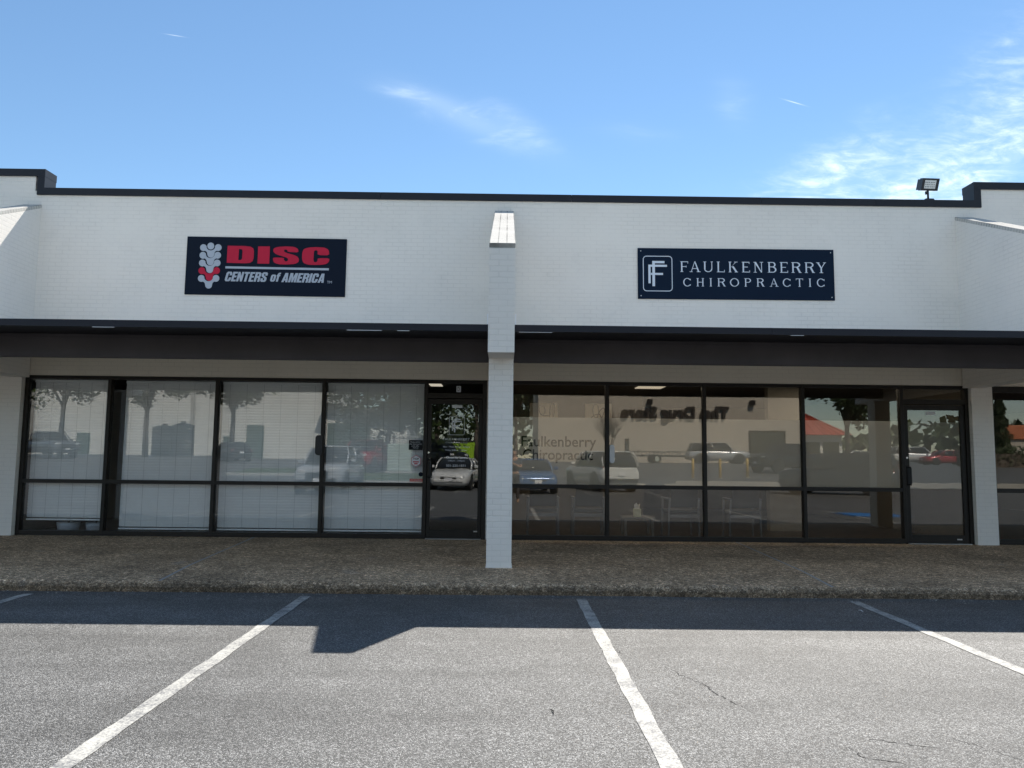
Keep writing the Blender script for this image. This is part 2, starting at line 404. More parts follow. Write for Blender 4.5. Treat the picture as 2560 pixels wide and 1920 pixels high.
def tag(o, label=None, cat=None, group=None, kind=None):
    if label: o['label'] = label
    if cat: o['category'] = cat
    if group: o['group'] = group
    if kind: o['kind'] = kind
    return o
def empty(name, loc, label, cat, group=None, rz=0.):
    o = bpy.data.objects.new(name, None); col.objects.link(o); o.location = loc; o.rotation_euler = (0, 0, rz); o.empty_display_size = .2
    return tag(o, label, cat, group)
def children(o): return [c for c in bpy.data.objects if c.parent == o]
def copy_tree(o, parent=None):
    c = o.copy(); col.objects.link(c)
    if parent: c.parent = parent
    for ch in children(o): copy_tree(ch, c)
    return c

def curve_mesh(polys, extrude):
    """filled 2-D outlines with holes -> (verts, faces)"""
    cu = bpy.data.curves.new('outline', 'CURVE'); cu.dimensions = '2D'; cu.fill_mode = 'BOTH'; cu.extrude = extrude
    for p in polys:
        sp = cu.splines.new('POLY'); sp.points.add(len(p) - 1)
        for i, q in enumerate(p): sp.points[i].co = (q[0], q[1], 0, 1)
        sp.use_cyclic_u = True
    return obj_mesh(cu)
def obj_mesh(cu):
    o = bpy.data.objects.new('tmp', cu); col.objects.link(o)
    dg = bpy.context.evaluated_depsgraph_get(); ev = o.evaluated_get(dg); me = ev.to_mesh()
    vs = [tuple(v.co) for v in me.vertices]; fs = [tuple(p.vertices) for p in me.polygons]
    ev.to_mesh_clear(); bpy.data.objects.remove(o); bpy.data.curves.remove(cu)
    return vs, fs
def text_mesh(s, bold=0., shear=0., extrude=.002, spacing=1.):
    cu = bpy.data.curves.new('text', 'FONT'); cu.body = s; cu.size = 1.; cu.offset = bold; cu.shear = shear; cu.extrude = extrude
    cu.space_character = spacing; cu.resolution_u = 4
    return obj_mesh(cu)
def fit_text(mb, s, x0, x1, z0, z1, y, bold=0., shear=0., depth=.002, spacing=1., flip=False, tilt=None):
    """lay a line of text in the XZ plane facing -Y (or +Y when flip), filling the given box"""
    vs, fs = text_mesh(s, bold, shear, 1., spacing)
    ax0, ax1 = min(v[0] for v in vs), max(v[0] for v in vs); az0, az1 = min(v[1] for v in vs), max(v[1] for v in vs)
    out = []
    for v in vs:
        a = (v[0]-ax0)/(ax1-ax0); b = (v[1]-az0)/(az1-az0)
        X = x0 + a*(x1-x0); Z = z0 + b*(z1-z0); Y = y + (-depth if v[2] > 0 else 0.)
        if flip: X = x1 - a*(x1-x0); Y = y + (depth if v[2] > 0 else 0.)
        if tilt: Z += tilt*(X - (x0+x1)/2)
        out.append((X, Y, Z))
    mb.add(out, fs); return mb
def put2d(mb, vsfs, y, depth):
    vs, fs = vsfs
    mb.add([(v[0], y + (-depth if v[2] > 0 else 0.), v[1]) for v in vs], fs); return mb

# ------------------------------------------------------------------ setting: ground, walkway, markings
W = 12.474      # glass plane
S = 12.35       # sign wall plane
KERB = 8.277
ZW = .14        # walkway level
def gz(x, y):
    t = min(max((-10. - y) / 30., 0.), 1.); return 1.15 * t*t*(3 - 2*t)
def ground():
    xs = [-400, -200, -120] + [-90 + 6*i for i in range(31)] + [120, 200, 400]
    ys = [-400, -250, -150, -100, -80, -60] + [-50 + 2*i for i in range(26)] + [3., 5., 8., 12., 30., 100., 400.]
    vs = [(x, y, gz(x, y)) for y in ys for x in xs]; n = len(xs)
    fs = [(j*n+i, j*n+i+1, (j+1)*n+i+1, (j+1)*n+i) for j in range(len(ys)-1) for i in range(n-1)]
    o = MB().add(vs, fs, True).build('parking_lot', M['asphalt']); tag(o, kind='structure')
ground()
def walkway():
    # slab with a worn, rounded nosing; edge wanders a little
    m = MB(); nx = 240; prof = [(KERB + .006, -.02), (KERB - .004, .055), (KERB + .012, .088), (KERB + .05, .107), (KERB + .16, .116), (KERB + 1.0, ZW), (W + .06, ZW)]
    vs = []
    for i in range(nx + 1):
        x = -17 + 34*i/nx; w = .012*math.sin(x*1.7) + random.uniform(-.008, .008); h = random.uniform(-.006, .004)
        for k, (y, z) in enumerate(prof):
            e = w if k < 4 else 0; vs.append((x, y + e, z + (h if 1 <= k <= 3 else 0)))
    n = len(prof)
    fs = [(i*n+k, (i+1)*n+k, (i+1)*n+k+1, i*n+k+1) for i in range(nx) for k in range(n-1)]
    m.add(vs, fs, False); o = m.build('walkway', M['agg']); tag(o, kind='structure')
    j = MB()
    for (xa, ya, xb, yb) in ((-3.97, W - .06, -3.64, KERB + .16), (3.71, W - .06, 3.51, KERB + .16)):
        xc = xb + (xb - xa)/(ya - yb)*1.0*0
        pts = [(xa, ya, ZW + .003), (xa + (xb-xa)*(ya-KERB-1.)/(ya-yb), KERB + 1., ZW + .003), (xb, yb, .119), (xb, KERB + .04, .112)]
        w = .016
        v = [(p[0]-w, p[1], p[2]) for p in pts] + [(p[0]+w, p[1], p[2]) for p in pts]; k = len(pts)
        j.add(v, [(i, i+1, k+i+1, k+i) for i in range(k-1)])
    tag(j.build('walkway_joint', M['joint']), kind='structure')
walkway()
def markings():
    m = MB()
    for x in (-4.87, -2.035, .803, 3.63, 6.46, -7.7, 9.3):
        n = 60; y0, y1 = KERB - .18, 2.4; v = []
        for i in range(n + 1):
            y = y0 + (y1-y0)*i/n; a, b = random.uniform(-.003, .003) + .004*math.sin(i*.9 + x), random.uniform(-.003, .003) + .004*math.sin(i*.7 + 2*x)
            v += [(x - .052 + a, y, .004), (x + .052 + b, y, .004)]
        m.add(v, [(2*i, 2*i+1, 2*i+3, 2*i+2) for i in range(n)])
    # stalls on the far side of the drive aisle
    for x in (-10.4, -7.6, -4.8, -2.0, .8, 3.6, 6.4, 9.2, 12., 14.8, 17.6):
        m.add([(x-.05, -6.2, .004), (x+.05, -6.2, .004), (x+.05, -9.8, .004), (x-.05, -9.8, .004)], [(0, 1, 2, 3)])
    tag(m.build('parking_lines', M['paint']), kind='structure')
    b = MB()
    b.add([(9.2, 3.2, .004), (10.8, 3.2, .004), (10.8, 4.6, .004), (9.2, 4.6, .004)], [(0, 1, 2, 3)])
    tag(b.build('blue_marking', flat('blue_paint', (.02, .16, .45), .6)), kind='structure')
    c = MB()
    def crack(pts, w):
        P = []
        for (x0, y0), (x1, y1) in zip(pts, pts[1:]):
            for i in range(7):
                t = i/7; P.append((x0+(x1-x0)*t + random.uniform(-.02, .02), y0+(y1-y0)*t + random.uniform(-.02, .02)))
        P.append(pts[-1]); k = len(P); v = []
        for i, (x, y) in enumerate(P):
            d = Vector((P[min(i+1, k-1)][0]-P[max(i-1, 0)][0], P[min(i+1, k-1)][1]-P[max(i-1, 0)][1])).normalized(); ww = w*random.uniform(.15, 1.)*min(1, 4*i/k+.2, 4*(k-1-i)/k+.2)
            v += [(x - d.y*ww, y + d.x*ww, .002), (x + d.y*ww, y - d.x*ww, .002)]
        c.add(v, [(2*i, 2*i+1, 2*i+3, 2*i+2) for i in range(k-1)])
    crack([(1.127, 5.567), (1.198, 5.33), (1.244, 5.265), (1.307, 5.105), (1.338, 4.929), (1.387, 4.765), (1.459, 4.53)], .005)
    crack([(1.876, 4.175), (2.048, 4.111), (2.266, 4.039)], .004)
    crack([(1.767, 4.039), (1.777, 3.909), (2.016, 3.825)], .004)
    crack([(.808, 6.264), (.855, 6.059), (.892, 5.799)], .003)
    crack([(.545, 6.59), (.747, 6.598), (1.148, 6.584)], .0025)
    crack([(2.374, 4.186), (2.426, 4.097), (2.545, 3.874)], .003)
    tag(c.build('pavement_cracks', M['crack']), kind='structure')
markings()
def litter():
    rnd = random.Random(4)
    for k, (x, y, lb) in enumerate(((.282, 4.58, 'dark twig lying on the asphalt left of the centre stall line'), (3.46, 7.62, 'pale scrap of litter in the gutter near the right end of the kerb'))):
        m = MB(); p = Vector((x, y, .006)); m.tube([p, p + Vector((.012, -.03, .004)), p + Vector((.01, -.075, 0))], [.003, .004, .002], 6)
        tag(m.build('twig' if k == 0 else 'litter_scrap', M['crack'] if k == 0 else M['sliver_trim']), lb, 'twig' if k == 0 else 'litter')
    m = MB()
    for k in range(130):
        x = rnd.uniform(-6, 6); y = KERB - rnd.random()**2*.25 - .02; r = rnd.uniform(.004, .012); a = rnd.uniform(0, 6.28)
        m.add([(x + r*math.cos(a + q*1.57), y + r*.6*math.sin(a + q*1.57), .004) for q in range(4)] + [(x, y, .004 + r*.8)], [(0, 1, 4), (1, 2, 4), (2, 3, 4), (3, 0, 4)])
    tag(m.build('gutter_grit', M['concrete']), 'loose pale grit scattered along the gutter under the kerb', 'grit', None, 'stuff')
litter()

# ------------------------------------------------------------------ the shop building
B = empty('shop_building', (0, W, 0), 'white painted brick strip mall building with dark canopy and two shopfronts', 'building')
B.location = (0, 0, 0)
ZC = 5.781      # top of low coping
XL, XR = -14.5, 14.5
FINS = ((-.21, .095), (-7.965, -7.66), (7.42, 7.725))
def facade():
    # upper sign wall, with the raised parapets at both ends
    m = MB()
    m.box(-7.78, 7.86, S, S + .25, 2.99, ZC - .05)
    m.box(XL, -7.78, S, S + .25, 2.99, 6.04); m.box(7.86, XR, S, S + .25, 2.99, 6.04)
    m.build('sign_wall', M['brick'], B)
    # lintel wall over the glazing
    l = MB(); l.box(XL, XR, S + .02, S + .25, 2.691, 2.9895); l.build('lintel_wall', M['lintel'], B)
    # copings (thin folded metal with joints)
    c = MB()
    xs = [-7.72, -5.2, -2.1, 1.05, 4.2, 6.1, 7.80]
    for a, b in zip(xs, xs[1:]): c.box(a + .002, b - .002, S - .025, S + .29, ZC - .118, ZC)
    c.build('coping', M['coping'], B)
    for side in (-1, 1):
        r = MB(); xin = -7.62 if side < 0 else 7.74
        if side < 0:
            r.box(XL, xin, S - .028, S + .30, 5.975, 6.095); r.box(-7.74, xin - .002, S - .024, S + .29, ZC - .118, 5.975)
        else:
            r.box(xin, XR, S - .028, S + .30, 5.975, 6.095); r.box(xin + .002, 7.86, S - .024, S + .29, ZC - .118, 5.975)
        r.build('raised_coping', M['coping'], B)
    # buttresses: sloped-top slabs standing out over the canopy
    yf, zf, zb, zu = 8.731, 3.93, 5.50, 2.648
    for i, (x0, x1) in enumerate(FINS):
        t = .055; L = math.hypot(S - yf, zb - zf); ux = ((S - yf)/L, (zb - zf)/L); nn = (-ux[1], ux[0])
        prof = [(yf, zu), (S, zu), (S, zb - t/ux[0]), (yf, zf - t/ux[0])]
        b = MB().prism(prof, 'x', x0, x1).build('buttress', M['brick'], B)
        cm = MB(); cm.box(0, x1 - x0, 0, L, -t, 0.0, 0.004)
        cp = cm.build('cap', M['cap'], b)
        cp.matrix_world = Matrix.Translation((x0, yf, zf)) @ Matrix.Rotation(math.atan2(zb - zf, S - yf), 4, 'X')
        # free standing column and tie beam below
        cw = MB(); cw.box(x0 + .001, x1 - .004, 9.288, 9.592, ZW - .02, zu)
        if i == 0: cw.box(x0 - .006, x1 + .004, 9.28, 9.60, ZW - .02, ZW + .018)
        cw.build('column', M['brick'], B)
    for a, b, y, z in ((-8.13, -7.765, S - .02, 2.72), (7.545, 7.885, S - .02, 2.72), (-.30, .06, W - .03, 2.70)):
        MB().box(a, b, y, W + .1, ZW - .03, z).build('pilaster', M['brick'], B)
    # canopy in three runs between the buttresses
    runs = ((XL, FINS[1][0]), (FINS[1][1], FINS[0][0]), (FINS[0][1], FINS[2][0]), (FINS[2][1], XR))
    for a, b in runs:
        a += .004; b -= .004
        d = MB(); d.prism([(9.98, 2.990), (9.98, 3.05), (S - .004, 3.19), (S - .004, 3.128)], 'x', a, b)
        dk = d.build('canopy', M['soffit'], B)
        f = MB(); f.prism([(8.952, 2.931), (8.952, 3.0), (9.978, 3.05), (9.978, 2.990)], 'x', a, b); f.build('overhang', M['coping'], dk)
        f = MB(); f.box(a, b, 9.90, 9.978, 2.678, 2.984, .006); f.box(a, b, 9.892, 9.90, 2.93, 2.945); f.build('fascia', M['fascia'], dk)
        fl = MB(); x = a
        MB().prism([(8.995, 3.006), (8.995, 3.012), (9.98, 3.060), (S - .03, 3.199), (S - .03, 3.193), (9.98, 3.054)], 'x', a, b).build('bounce_roofing', M['bounce_roofing'], dk)  # pale unseen sheet added over the canopy to bounce sunlight onto the wall
        while x < b - .3:
            e = min(x + 3.05, b)
            fl.box(x + .0015, e - .0015, 8.945, 8.951, 2.926 + random.uniform(-.003, .003), 3.0075)
            fl.box(x + .0015, e - .0015, 8.951, 8.99, 3.0035, 3.0075); x = e
        fl.build('flashing', M['flash'], dk)
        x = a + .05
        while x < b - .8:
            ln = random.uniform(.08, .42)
            if random.random() < .34 and (-6.5 < x): MB().box(x, x + ln, 8.941, 8.9445, 2.917 + random.uniform(0, .002), 2.922).build('sun_sliver', M['sliver_trim'], dk)  # white strips standing in for slivers of sunlight under the flashing
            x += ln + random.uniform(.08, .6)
    for a, b in ((FINS[0][0] - .020, FINS[0][0] - .002), (FINS[0][1] + .002, FINS[0][1] + .020)):
        MB().box(a, b, 8.96, 9.5, 3.012, 3.135).build('end_flashing', M['sliver_trim'], B)
    # roof deck and rear
    r = MB(); r.box(XL, XR, S + .26, 26., 5.0, 5.2); r.box(XL, XR, 25.8, 26., 0, 5.0); r.box(XL, XL + .2, W + .2, 25.8, 0, 5.0); r.box(XR - .2, XR, W + .2, 25.8, 0, 5.0)
    r.build('roof', M['whitewall'], B)
facade()

def interiors():
    f = MB(); f.box(XL + .2, XR - .2, W + .06, 25.8, .02, ZW + .004); f.build('interior_floor', M['infloor'], B)
    c = MB(); c.box(XL + .2, XR - .2, W + .10, 25.8, 2.82, 2.9); c.build('interior_ceiling', M['ceil'], B)
    for a, b, c, d in ((-.24, -.04, W + .1, 25.), (7.60, 7.80, W + .1, 25.), (-8.05, -7.85, W + .1, 25.), (-.04, 2.95, 16.5, 16.62), (2.95, 7.60, 20.5, 20.62)):
        MB().box(a, b, c, d, ZW + .005, 2.82).build('interior_wall', M['inwall'], B)
    for a, b, c, d in ((-7.85, -.24, 17., 17.1), (4.95, 5.62, 14.4, 14.6)):
        MB().box(a, b, c, d, ZW + .005, 2.82).build('interior_partition', M['inwall2'], B)
    for (x, y, sx, sy) in ((2.76, 14.25, .5, 1.2), (-1.335, 14.35, .23, 1.0)):
        p = MB(); p.box(x - sx/2, x + sx/2, y - sy/2, y + sy/2, 2.805, 2.818)
        o = p.build('ceiling_light', M['panel']); tag(o, None, 'ceiling light', 'ceiling lights inside the shops')
        o['label'] = {2.76: 'warm ceiling light panel beyond the second pane right of the column', -1.335: 'pale ceiling light panel above the glass door marked D'}[x]
interiors()
for (x, y) in ((.9, 13.5), (3.3, 13.5), (5.8, 13.5)):  # unseen fill panels added to light the waiting room canvases
    o = MB().box(x - .6, x + .6, y - .3, y + .3, 2.805, 2.818).build('ceiling_light', M['fill_panel']); tag(o, 'unseen fill panel added above the window head to light the waiting room', 'ceiling light', 'ceiling lights inside the shops')

def bar(x0, x1, z0, z1, d=.05, off=0.): return MB().box(x0, x1, W - d + off, W + d, z0, z1, .003)
ZH = 2.691; ZT0, ZT1 = .965, 1.024; ZB = ZW + .002
def mull(x, z0=ZB, z1=ZH - .0005, w=.055):
    m = bar(x - w/2, x + w/2, z0, z1, .056); m.build('mullion', M['bronze'], B)
GL = {'clear': M['glass_clear'], 'tint': M['glass_tint']}
def window(x0, x1, kind, label=None):
    m = MB()
    for z0, z1 in ((ZH - .055, ZH - .001), (ZT0, ZT1), (ZB, ZB + .075)): m.box(x0, x1, W - .05, W + .05, z0, z1)
    for a in (x0, x1 - .008):
        for z0, z1 in ((ZT1, ZH - .055), (ZB + .075, ZT0)): m.box(a, a + .008, W - .02, W + .02, z0, z1)
    wd = m.build('window', M['bronze'], B)
    for z0, z1, nm in ((ZT1, ZH - .055, 'upper'), (ZB + .075, ZT0, 'lower')):
        g = MB(); g.box(.008, x1 - x0 - .008, -.004, .004, 0, z1 - z0)
        o = g.build('pane', GL[kind], wd)
        tx, tz = random.uniform(-.0013, .0013), random.uniform(-.0013, .0013)
        o.matrix_world = Matrix.Translation((x0, W, z0)) @ Matrix.Rotation(tx, 4, 'X') @ Matrix.Rotation(tz, 4, 'Z')
    return wd
ML = [-7.718, -6.403, -4.671, -2.945, -1.285]
MR = [.085, 1.653, 3.235, 4.841, 6.451]
for x in (-7.735, *ML[1:], *MR, 7.515): mull(x if x > -7.7 else x, w=.055 if abs(x) < 7.5 else .06)
mull(-.335, w=.07)
# header of the door bays
WIN = {}
for i in range(4): WIN['L', i] = window(ML[i] + (.0275 if i else .013), ML[i+1] - .0275, 'clear')
for i in range(4): WIN['R', i] = window(MR[i] + .0275, MR[i+1] - .0275, 'tint')

def door(x0, x1, zt, handed, kind):
    """aluminium glass door leaf with transom light above"""
    h = MB(); h.box(x0, x1, W - .05, W + .05, ZH - .055, ZH - .001, .003); h.box(x0, x1, W - .05, W + .05, zt + .008, zt + .09, .003)
    tr = h.build('transom', M['bronze'], B)
    g = MB(); g.box(x0, x1, W - .004, W + .004, zt + .09, ZH - .055); g.build('pane', M['glass_tint'] if kind == 'R' else M['glass_clear'], tr)
    d = MB(); z0 = ZB + .012; st = .062 if kind == 'L' else .075; y0, y1 = W - .03, W + .02
    d.box(x0 + .004, x0 + st, y0, y1, z0, zt, .003); d.box(x1 - st, x1 - .004, y0, y1, z0, zt, .003)
    d.box(x0 + st, x1 - st, y0 + .001, y1 - .001, zt - .085, zt - .001, .003); d.box(x0 + st, x1 - st, y0 + .001, y1 - .001, z0, z0 + .125, .003)
    dr = d.build('door', M['bronze'], B)
    g = MB(); g.box(x0 + st, x1 - st, W - .009, W - .001, z0 + .125, zt - .085); g.build('pane', M['glass_door'], dr)
    th = MB(); th.box(x0, x1, W - .09, W + .05, ZW - .01, ZB + .009); th.build('threshold', M['steel'], dr)
    hx = x0 + st/2
    p = MB(); zc = 1.26 if kind == 'L' else 1.22
    hp = hx + (.035 if kind == 'L' else .03)
    p.tube([(hx - .005, y0, zc - .14), (hp, y0 - .05, zc - .14), (hp, y0 - .055, zc - .12), (hp, y0 - .055, zc + .12), (hp, y0 - .05, zc + .14), (hx - .005, y0, zc + .14)], .013, 8)
    if kind == 'R': p.box(hx - .005, hx + .055, y0 - .012, y0 - .001, zc - .13, zc + .13, .003)
    p.build('handle', M['dark'], dr)
    k = MB(); k.tube([(hx, y0 + .001, 1.512), (hx, y0 - .013, 1.512)], [.019, .016], 16); k.build('lock', M['chrome'], dr)
    pl = MB(); pl.box(x1 - st - .13, x1 - st - .05, y0 - .003, y0 + .001, z0 + .05, z0 + .07) if kind == 'R' else pl.box(x1 - .12, x1 - .06, y0 - .003, y0 + .001, z0 + .10, z0 + .12)
    pl.build('name_plate', M['steel'], dr)
    return tr, dr
TRL, DL = door(-1.2575, -.37, 2.385, 1, 'L')
TRR, DRR = door(6.4785, 7.485, 2.375, 1, 'R')
# neighbours' glazing just beyond the end pilasters
for s, (a, b) in ((-1, (-11., -8.135)), (1, (7.89, 11.))):
    m = MB(); m.box(a, b, W - .05, W + .05, ZH - .10, ZH - .001); m.box(a, b, W - .05, W + .05, ZB, ZB + .08)
    m.box(a, b, W - .05, W + .05, ZT0, ZT1 + .01)
    for c in (a, b - .06):
        m.box(c, c + .06, W - .05, W + .05, ZB + .08, ZT0); m.box(c, c + .06, W - .05, W + .05, ZT1 + .01, ZH - .10)
    wd = m.build('neighbour_window', M['bronze'], B)
    for z0, z1 in ((ZT1 + .01, ZH - .10), (ZB + .08, ZT0)):
        g = MB(); g.box(a + .06, b - .06, W - .004, W + .004, z0, z1); g.build('pane', M['glass_tint'], wd)

# frosted film and lettering on the right shopfront
for i in range(4):
    x0, x1 = MR[i] + .0275, MR[i+1] - .0275
    f = MB(); f.box(x0 + .002, x1 - .002, W + .0155, W + .0165, ZT1 + .004, 2.105); f.build('frosted_film', M['film'], WIN['R', i])
f = MB(); f.box(6.56, 7.405, W + .0055, W + .0065, 1.015, 2.095); f.build('frosted_film', M['film'], DRR)
t = MB(); fit_text(t, 'Faulkenberry', .265, 1.48, 1.575, 1.80, W + .0145, .010, 0, .002); fit_text(t, 'Chiropractic', .288, 1.43, 1.365, 1.587, W + .0145, .010, 0, .002)
t.build('lettering', M['vinyl'], WIN['R', 0])

# door D: suite letter plate, sticker, logo and hours lettering
p = MB(); p.box(-.803, -.728, W - .0075, W - .0055, 2.497, 2.597); pq = p.build('suite_plate', M['white_vinyl'], TRL)
p = MB(); fit_text(p, 'D', -.782, -.748, 2.517, 2.577, W - .0085, .0); p.build('suite_letter', M['vinyl'], TRL)
def ff_logo(mb, x0, z0, w, h, y, d, lw):
    """rounded frame with two interlocked F shapes"""
    def rr(a, b, c, e, r):
        o = []
        for cx, cz, s in ((c - r, e - r, 0), (a + r, e - r, 90), (a + r, b + r, 180), (c - r, b + r, 270)):
            o += [(cx + r*math.cos(R(s + k*15)), cz + r*math.sin(R(s + k*15))) for k in range(7)]
        return o
    r = w*.125
    put2d(mb, curve_mesh([rr(x0, z0, x0 + w, z0 + h, r), rr(x0 + lw, z0 + lw, x0 + w - lw, z0 + h - lw, r - lw)], 1.), y, d)
    u = lambda px: x0 + (px - 185)/290*w; v = lambda py: z0 + (510 - py)/347*h
    def bx(a, b, c, e, k): mb.box(u(a), u(c), y - d - k*.0004, y, v(e), v(b))
    bx(277, 213, 303, 460, 1); bx(303, 213, 398, 235, 0); bx(303, 330, 382, 350, 0); bx(262, 330, 277, 350, 0)
    bx(238, 250, 260, 432, 1); bx(260, 250, 277, 270, 0); bx(303, 250, 422, 270, 0)
    return mb
m = MB(); ff_logo(m, -.910, 1.80, .252, .305, W - .0095, .0005, .006)
m.build('logo', M['white_vinyl'], DL)
m = MB(); fit_text(m, 'FAULKENBERRY', -1.0, -.575, 1.715, 1.752, W - .0095, 0, 0, .0005, 1.1); m.build('door_lettering', M['white_vinyl'], DL)
m = MB(); fit_text(m, 'CHIROPRACTIC', -.96, -.61, 1.668, 1.69, W - .0095, 0, 0, .0005, 1.25); m.build('door_lettering', M['white_vinyl'], DL)
m = MB(); fit_text(m, 'Mon - Thurs 9:00am - 5:30pm', -1.0, -.57, 1.592, 1.622, W - .0095, .01, 0, .0005); m.build('door_lettering', M['white_vinyl'], DL)
m = MB(); fit_text(m, 'Friday 8:00am - 1:00pm', -.96, -.61, 1.538, 1.568, W - .0095, .01, 0, .0005); m.build('door_lettering', M['white_vinyl'], DL)
m = MB(); fit_text(m, 'Closed for Lunch', -.945, -.622, 1.42, 1.458, W - .0095, .02, 0, .0005); m.build('door_lettering', M['white_vinyl'], DL)
m = MB(); fit_text(m, '1:00pm - 3:00pm', -.915, -.65, 1.368, 1.398, W - .0095, .0, 0, .0005); m.build('door_lettering', M['white_vinyl'], DL)
m = MB(); fit_text(m, '501-225-1371', -.945, -.635, 1.290, 1.326, W - .0095, .01, 0, .0005); m.build('door_lettering', M['white_vinyl'], DL)
p = MB(); p.box(-.87, -.70, W - .0105, W - .0095, 2.24, 2.285); p.build('push_label', M['white_vinyl'], DL)
p = MB(); p.box(6.86, 7.02, W - .0105, W - .0095, 2.215, 2.27); p.build('push_label', M['white_vinyl'], DRR)
# stickers on the pane beside door D
wl = WIN['L', 3]
p = MB(); p.box(-1.555, -1.332, W - .0075, W - .0055, 1.552, 1.712); st = p.build('notice', M['vinyl'], wl)
p = MB()
for k, (s, a, b) in enumerate((('Please call for', -1.53, -1.37), ('after hours service', -1.548, -1.34), ('at this office', -1.51, -1.39), ('Thank you', -1.49, -1.40))):
    fit_text(p, s, a, b, 1.672 - k*.032, 1.690 - k*.032, W - .0078, .01, 0, .0005)
p.build('notice_lettering', M['white_vinyl'], wl)
def hexa(cx, cz, r): return [(cx + r*.9*math.sin(R(60*k)), cz + r*math.cos(R(60*k))) for k in range(6)]
p = MB(); put2d(p, curve_mesh([hexa(-1.434, 1.375, .098)], 1.), W - .0055, .001); p.build('badge_border', M['red'], wl)
p = MB(); put2d(p, curve_mesh([hexa(-1.434, 1.375, .090)], 1.), W - .0068, .0006); p.build('badge', M['white_vinyl'], wl)
p = MB(); fit_text(p, 'TOP', -1.482, -1.386, 1.395, 1.425, W - .0076, .03, 0, .0005); p.build('badge_lettering', M['vinyl'], wl)
p = MB(); p.box(-1.482, -1.386, W - .0080, W - .0076, 1.352, 1.370); p.box(-1.462, -1.406, W - .0080, W - .0076, 1.322, 1.340); p.build('badge_band', M['red'], wl)
p = MB(); put2d(p, curve_mesh([[(-1.352 + .036*math.cos(R(15*k)), 1.162 + .036*math.sin(R(15*k))) for k in range(24)]], 1.), W - .0055, .001); p.build('round_sticker', M['navy2'], wl)
p = MB(); p.box(-1.53, -1.318, W - .0065, W - .0055, 1.046, 1.090); p.build('red_sticker', flat('orange_red', (.62, .10, .07), .5), wl)
p = MB(); fit_text(p, 'NO SOLICITING', -1.515, -1.335, 1.058, 1.078, W - .0068, 0, 0, .0005); p.build('sticker_lettering', M['white_vinyl'], wl)

# rounded boxes behind the glass at two mullions
def roundbox(name, x0, x1, z0, z1, mat, label, cat, y=W + .06):
    r = min(x1 - x0, z1 - z0)*.45; o = []
    for cx, cz, s in ((x1 - r, z1 - r, 0), (x0 + r, z1 - r, 90), (x0 + r, z0 + r, 180), (x1 - r, z0 + r, 270)):
        o += [(cx + r*math.cos(R(s + k*18)), cz + r*math.sin(R(s + k*18))) for k in range(6)]
    e = empty(name, ((x0 + x1)/2, y, z0), label, cat)
    a = MB(); a.prism([(p[0] - e.location.x, p[1] - e.location.z) for p in o], 'y', 0, .09); a.build('case', mat, e)
    b = MB(); b.box(-(x1-x0)*.2, (x1-x0)*.2, -.006, 0., .06, .12); b.build('push_pad', mat, e)
roundbox('hand_dispenser', -3.05, -2.935, 1.45, 1.775, M['dark'], 'black rounded dispenser beside the mullion left of the TOP badge pane', 'dispenser', W - .075)
roundbox('hand_dispenser', 1.69, 1.768, 1.374, 1.670, M['white'], 'white rounded dispenser beside the first mullion right of the brick column', 'dispenser', W - .06)

# ------------------------------------------------------------------ window blinds behind the left shopfront
def blind(x0, x1, ztop, zbot, label):
    y = W + .125
    e = empty('window_blind', ((x0 + x1)/2, y, ztop), label, 'blind', 'white slatted blinds in the left shopfront')
    cx = e.location.x
    h = MB(); h.box(x0 - cx, x1 - cx, -.02, .03, -.045, 0, .004); h.build('headrail', M['blind'], e)
    n = int((ztop - .06 - zbot - .03)/.0445); m = MB()
    for k in range(n):
        z = -.07 - k*.0445; a = R(random.gauss(72, 1.8)); sag = random.uniform(-.0015, .0015)
        prof = []
        for j in range(4):
            s = (j/3 - .5)*.05; bow = .004*(1 - (2*j/3 - 1)**2)
            prof.append((s*math.cos(a) - bow*math.sin(a), z + s*math.sin(a)*-1 - bow*math.cos(a)*0 + bow*.2))
        vs = [(x0 - cx + .004, p[0], p[1] + sag) for p in prof] + [(x1 - cx - .004, p[0], p[1] - sag) for p in prof]
        m.add(vs, [(i, i+1, 5+i, 4+i) for i in range(3)], True)
        m.add([(v[0], v[1] + .0012, v[2]) for v in vs], [(4+i, 5+i, i+1, i) for i in range(3)], True)
    m.build('slats', M['blind'], e)
    zb = -.07 - n*.0445
    b = MB(); b.box(x0 - cx, x1 - cx, -.018, .022, zb - .022, zb + .004, .004); b.build('bottom_rail', M['blind'], e)
    for k in range(6):
        xx = x0 - cx + (x1 - x0)*(k + .45)/5.9
        c = MB(); c.box(xx - .002, xx + .002, -.0335, -.032, zb, -.045); c.build('ladder_cord', M['cord'], e)
    return e
blind(-7.70, -6.46, 2.635, .325, 'white slatted blind at far left, ending above two plant pots')
blind(-6.215, -4.72, 2.635, .215, 'white slatted blind in the second pane from the left end')
blind(-4.635, -2.99, 2.635, .215, 'white slatted blind in the third pane, left of the black dispenser')
blind(-2.915, -1.335, 2.635, .215, 'white slatted blind behind the pane with the TOP badge stickers')

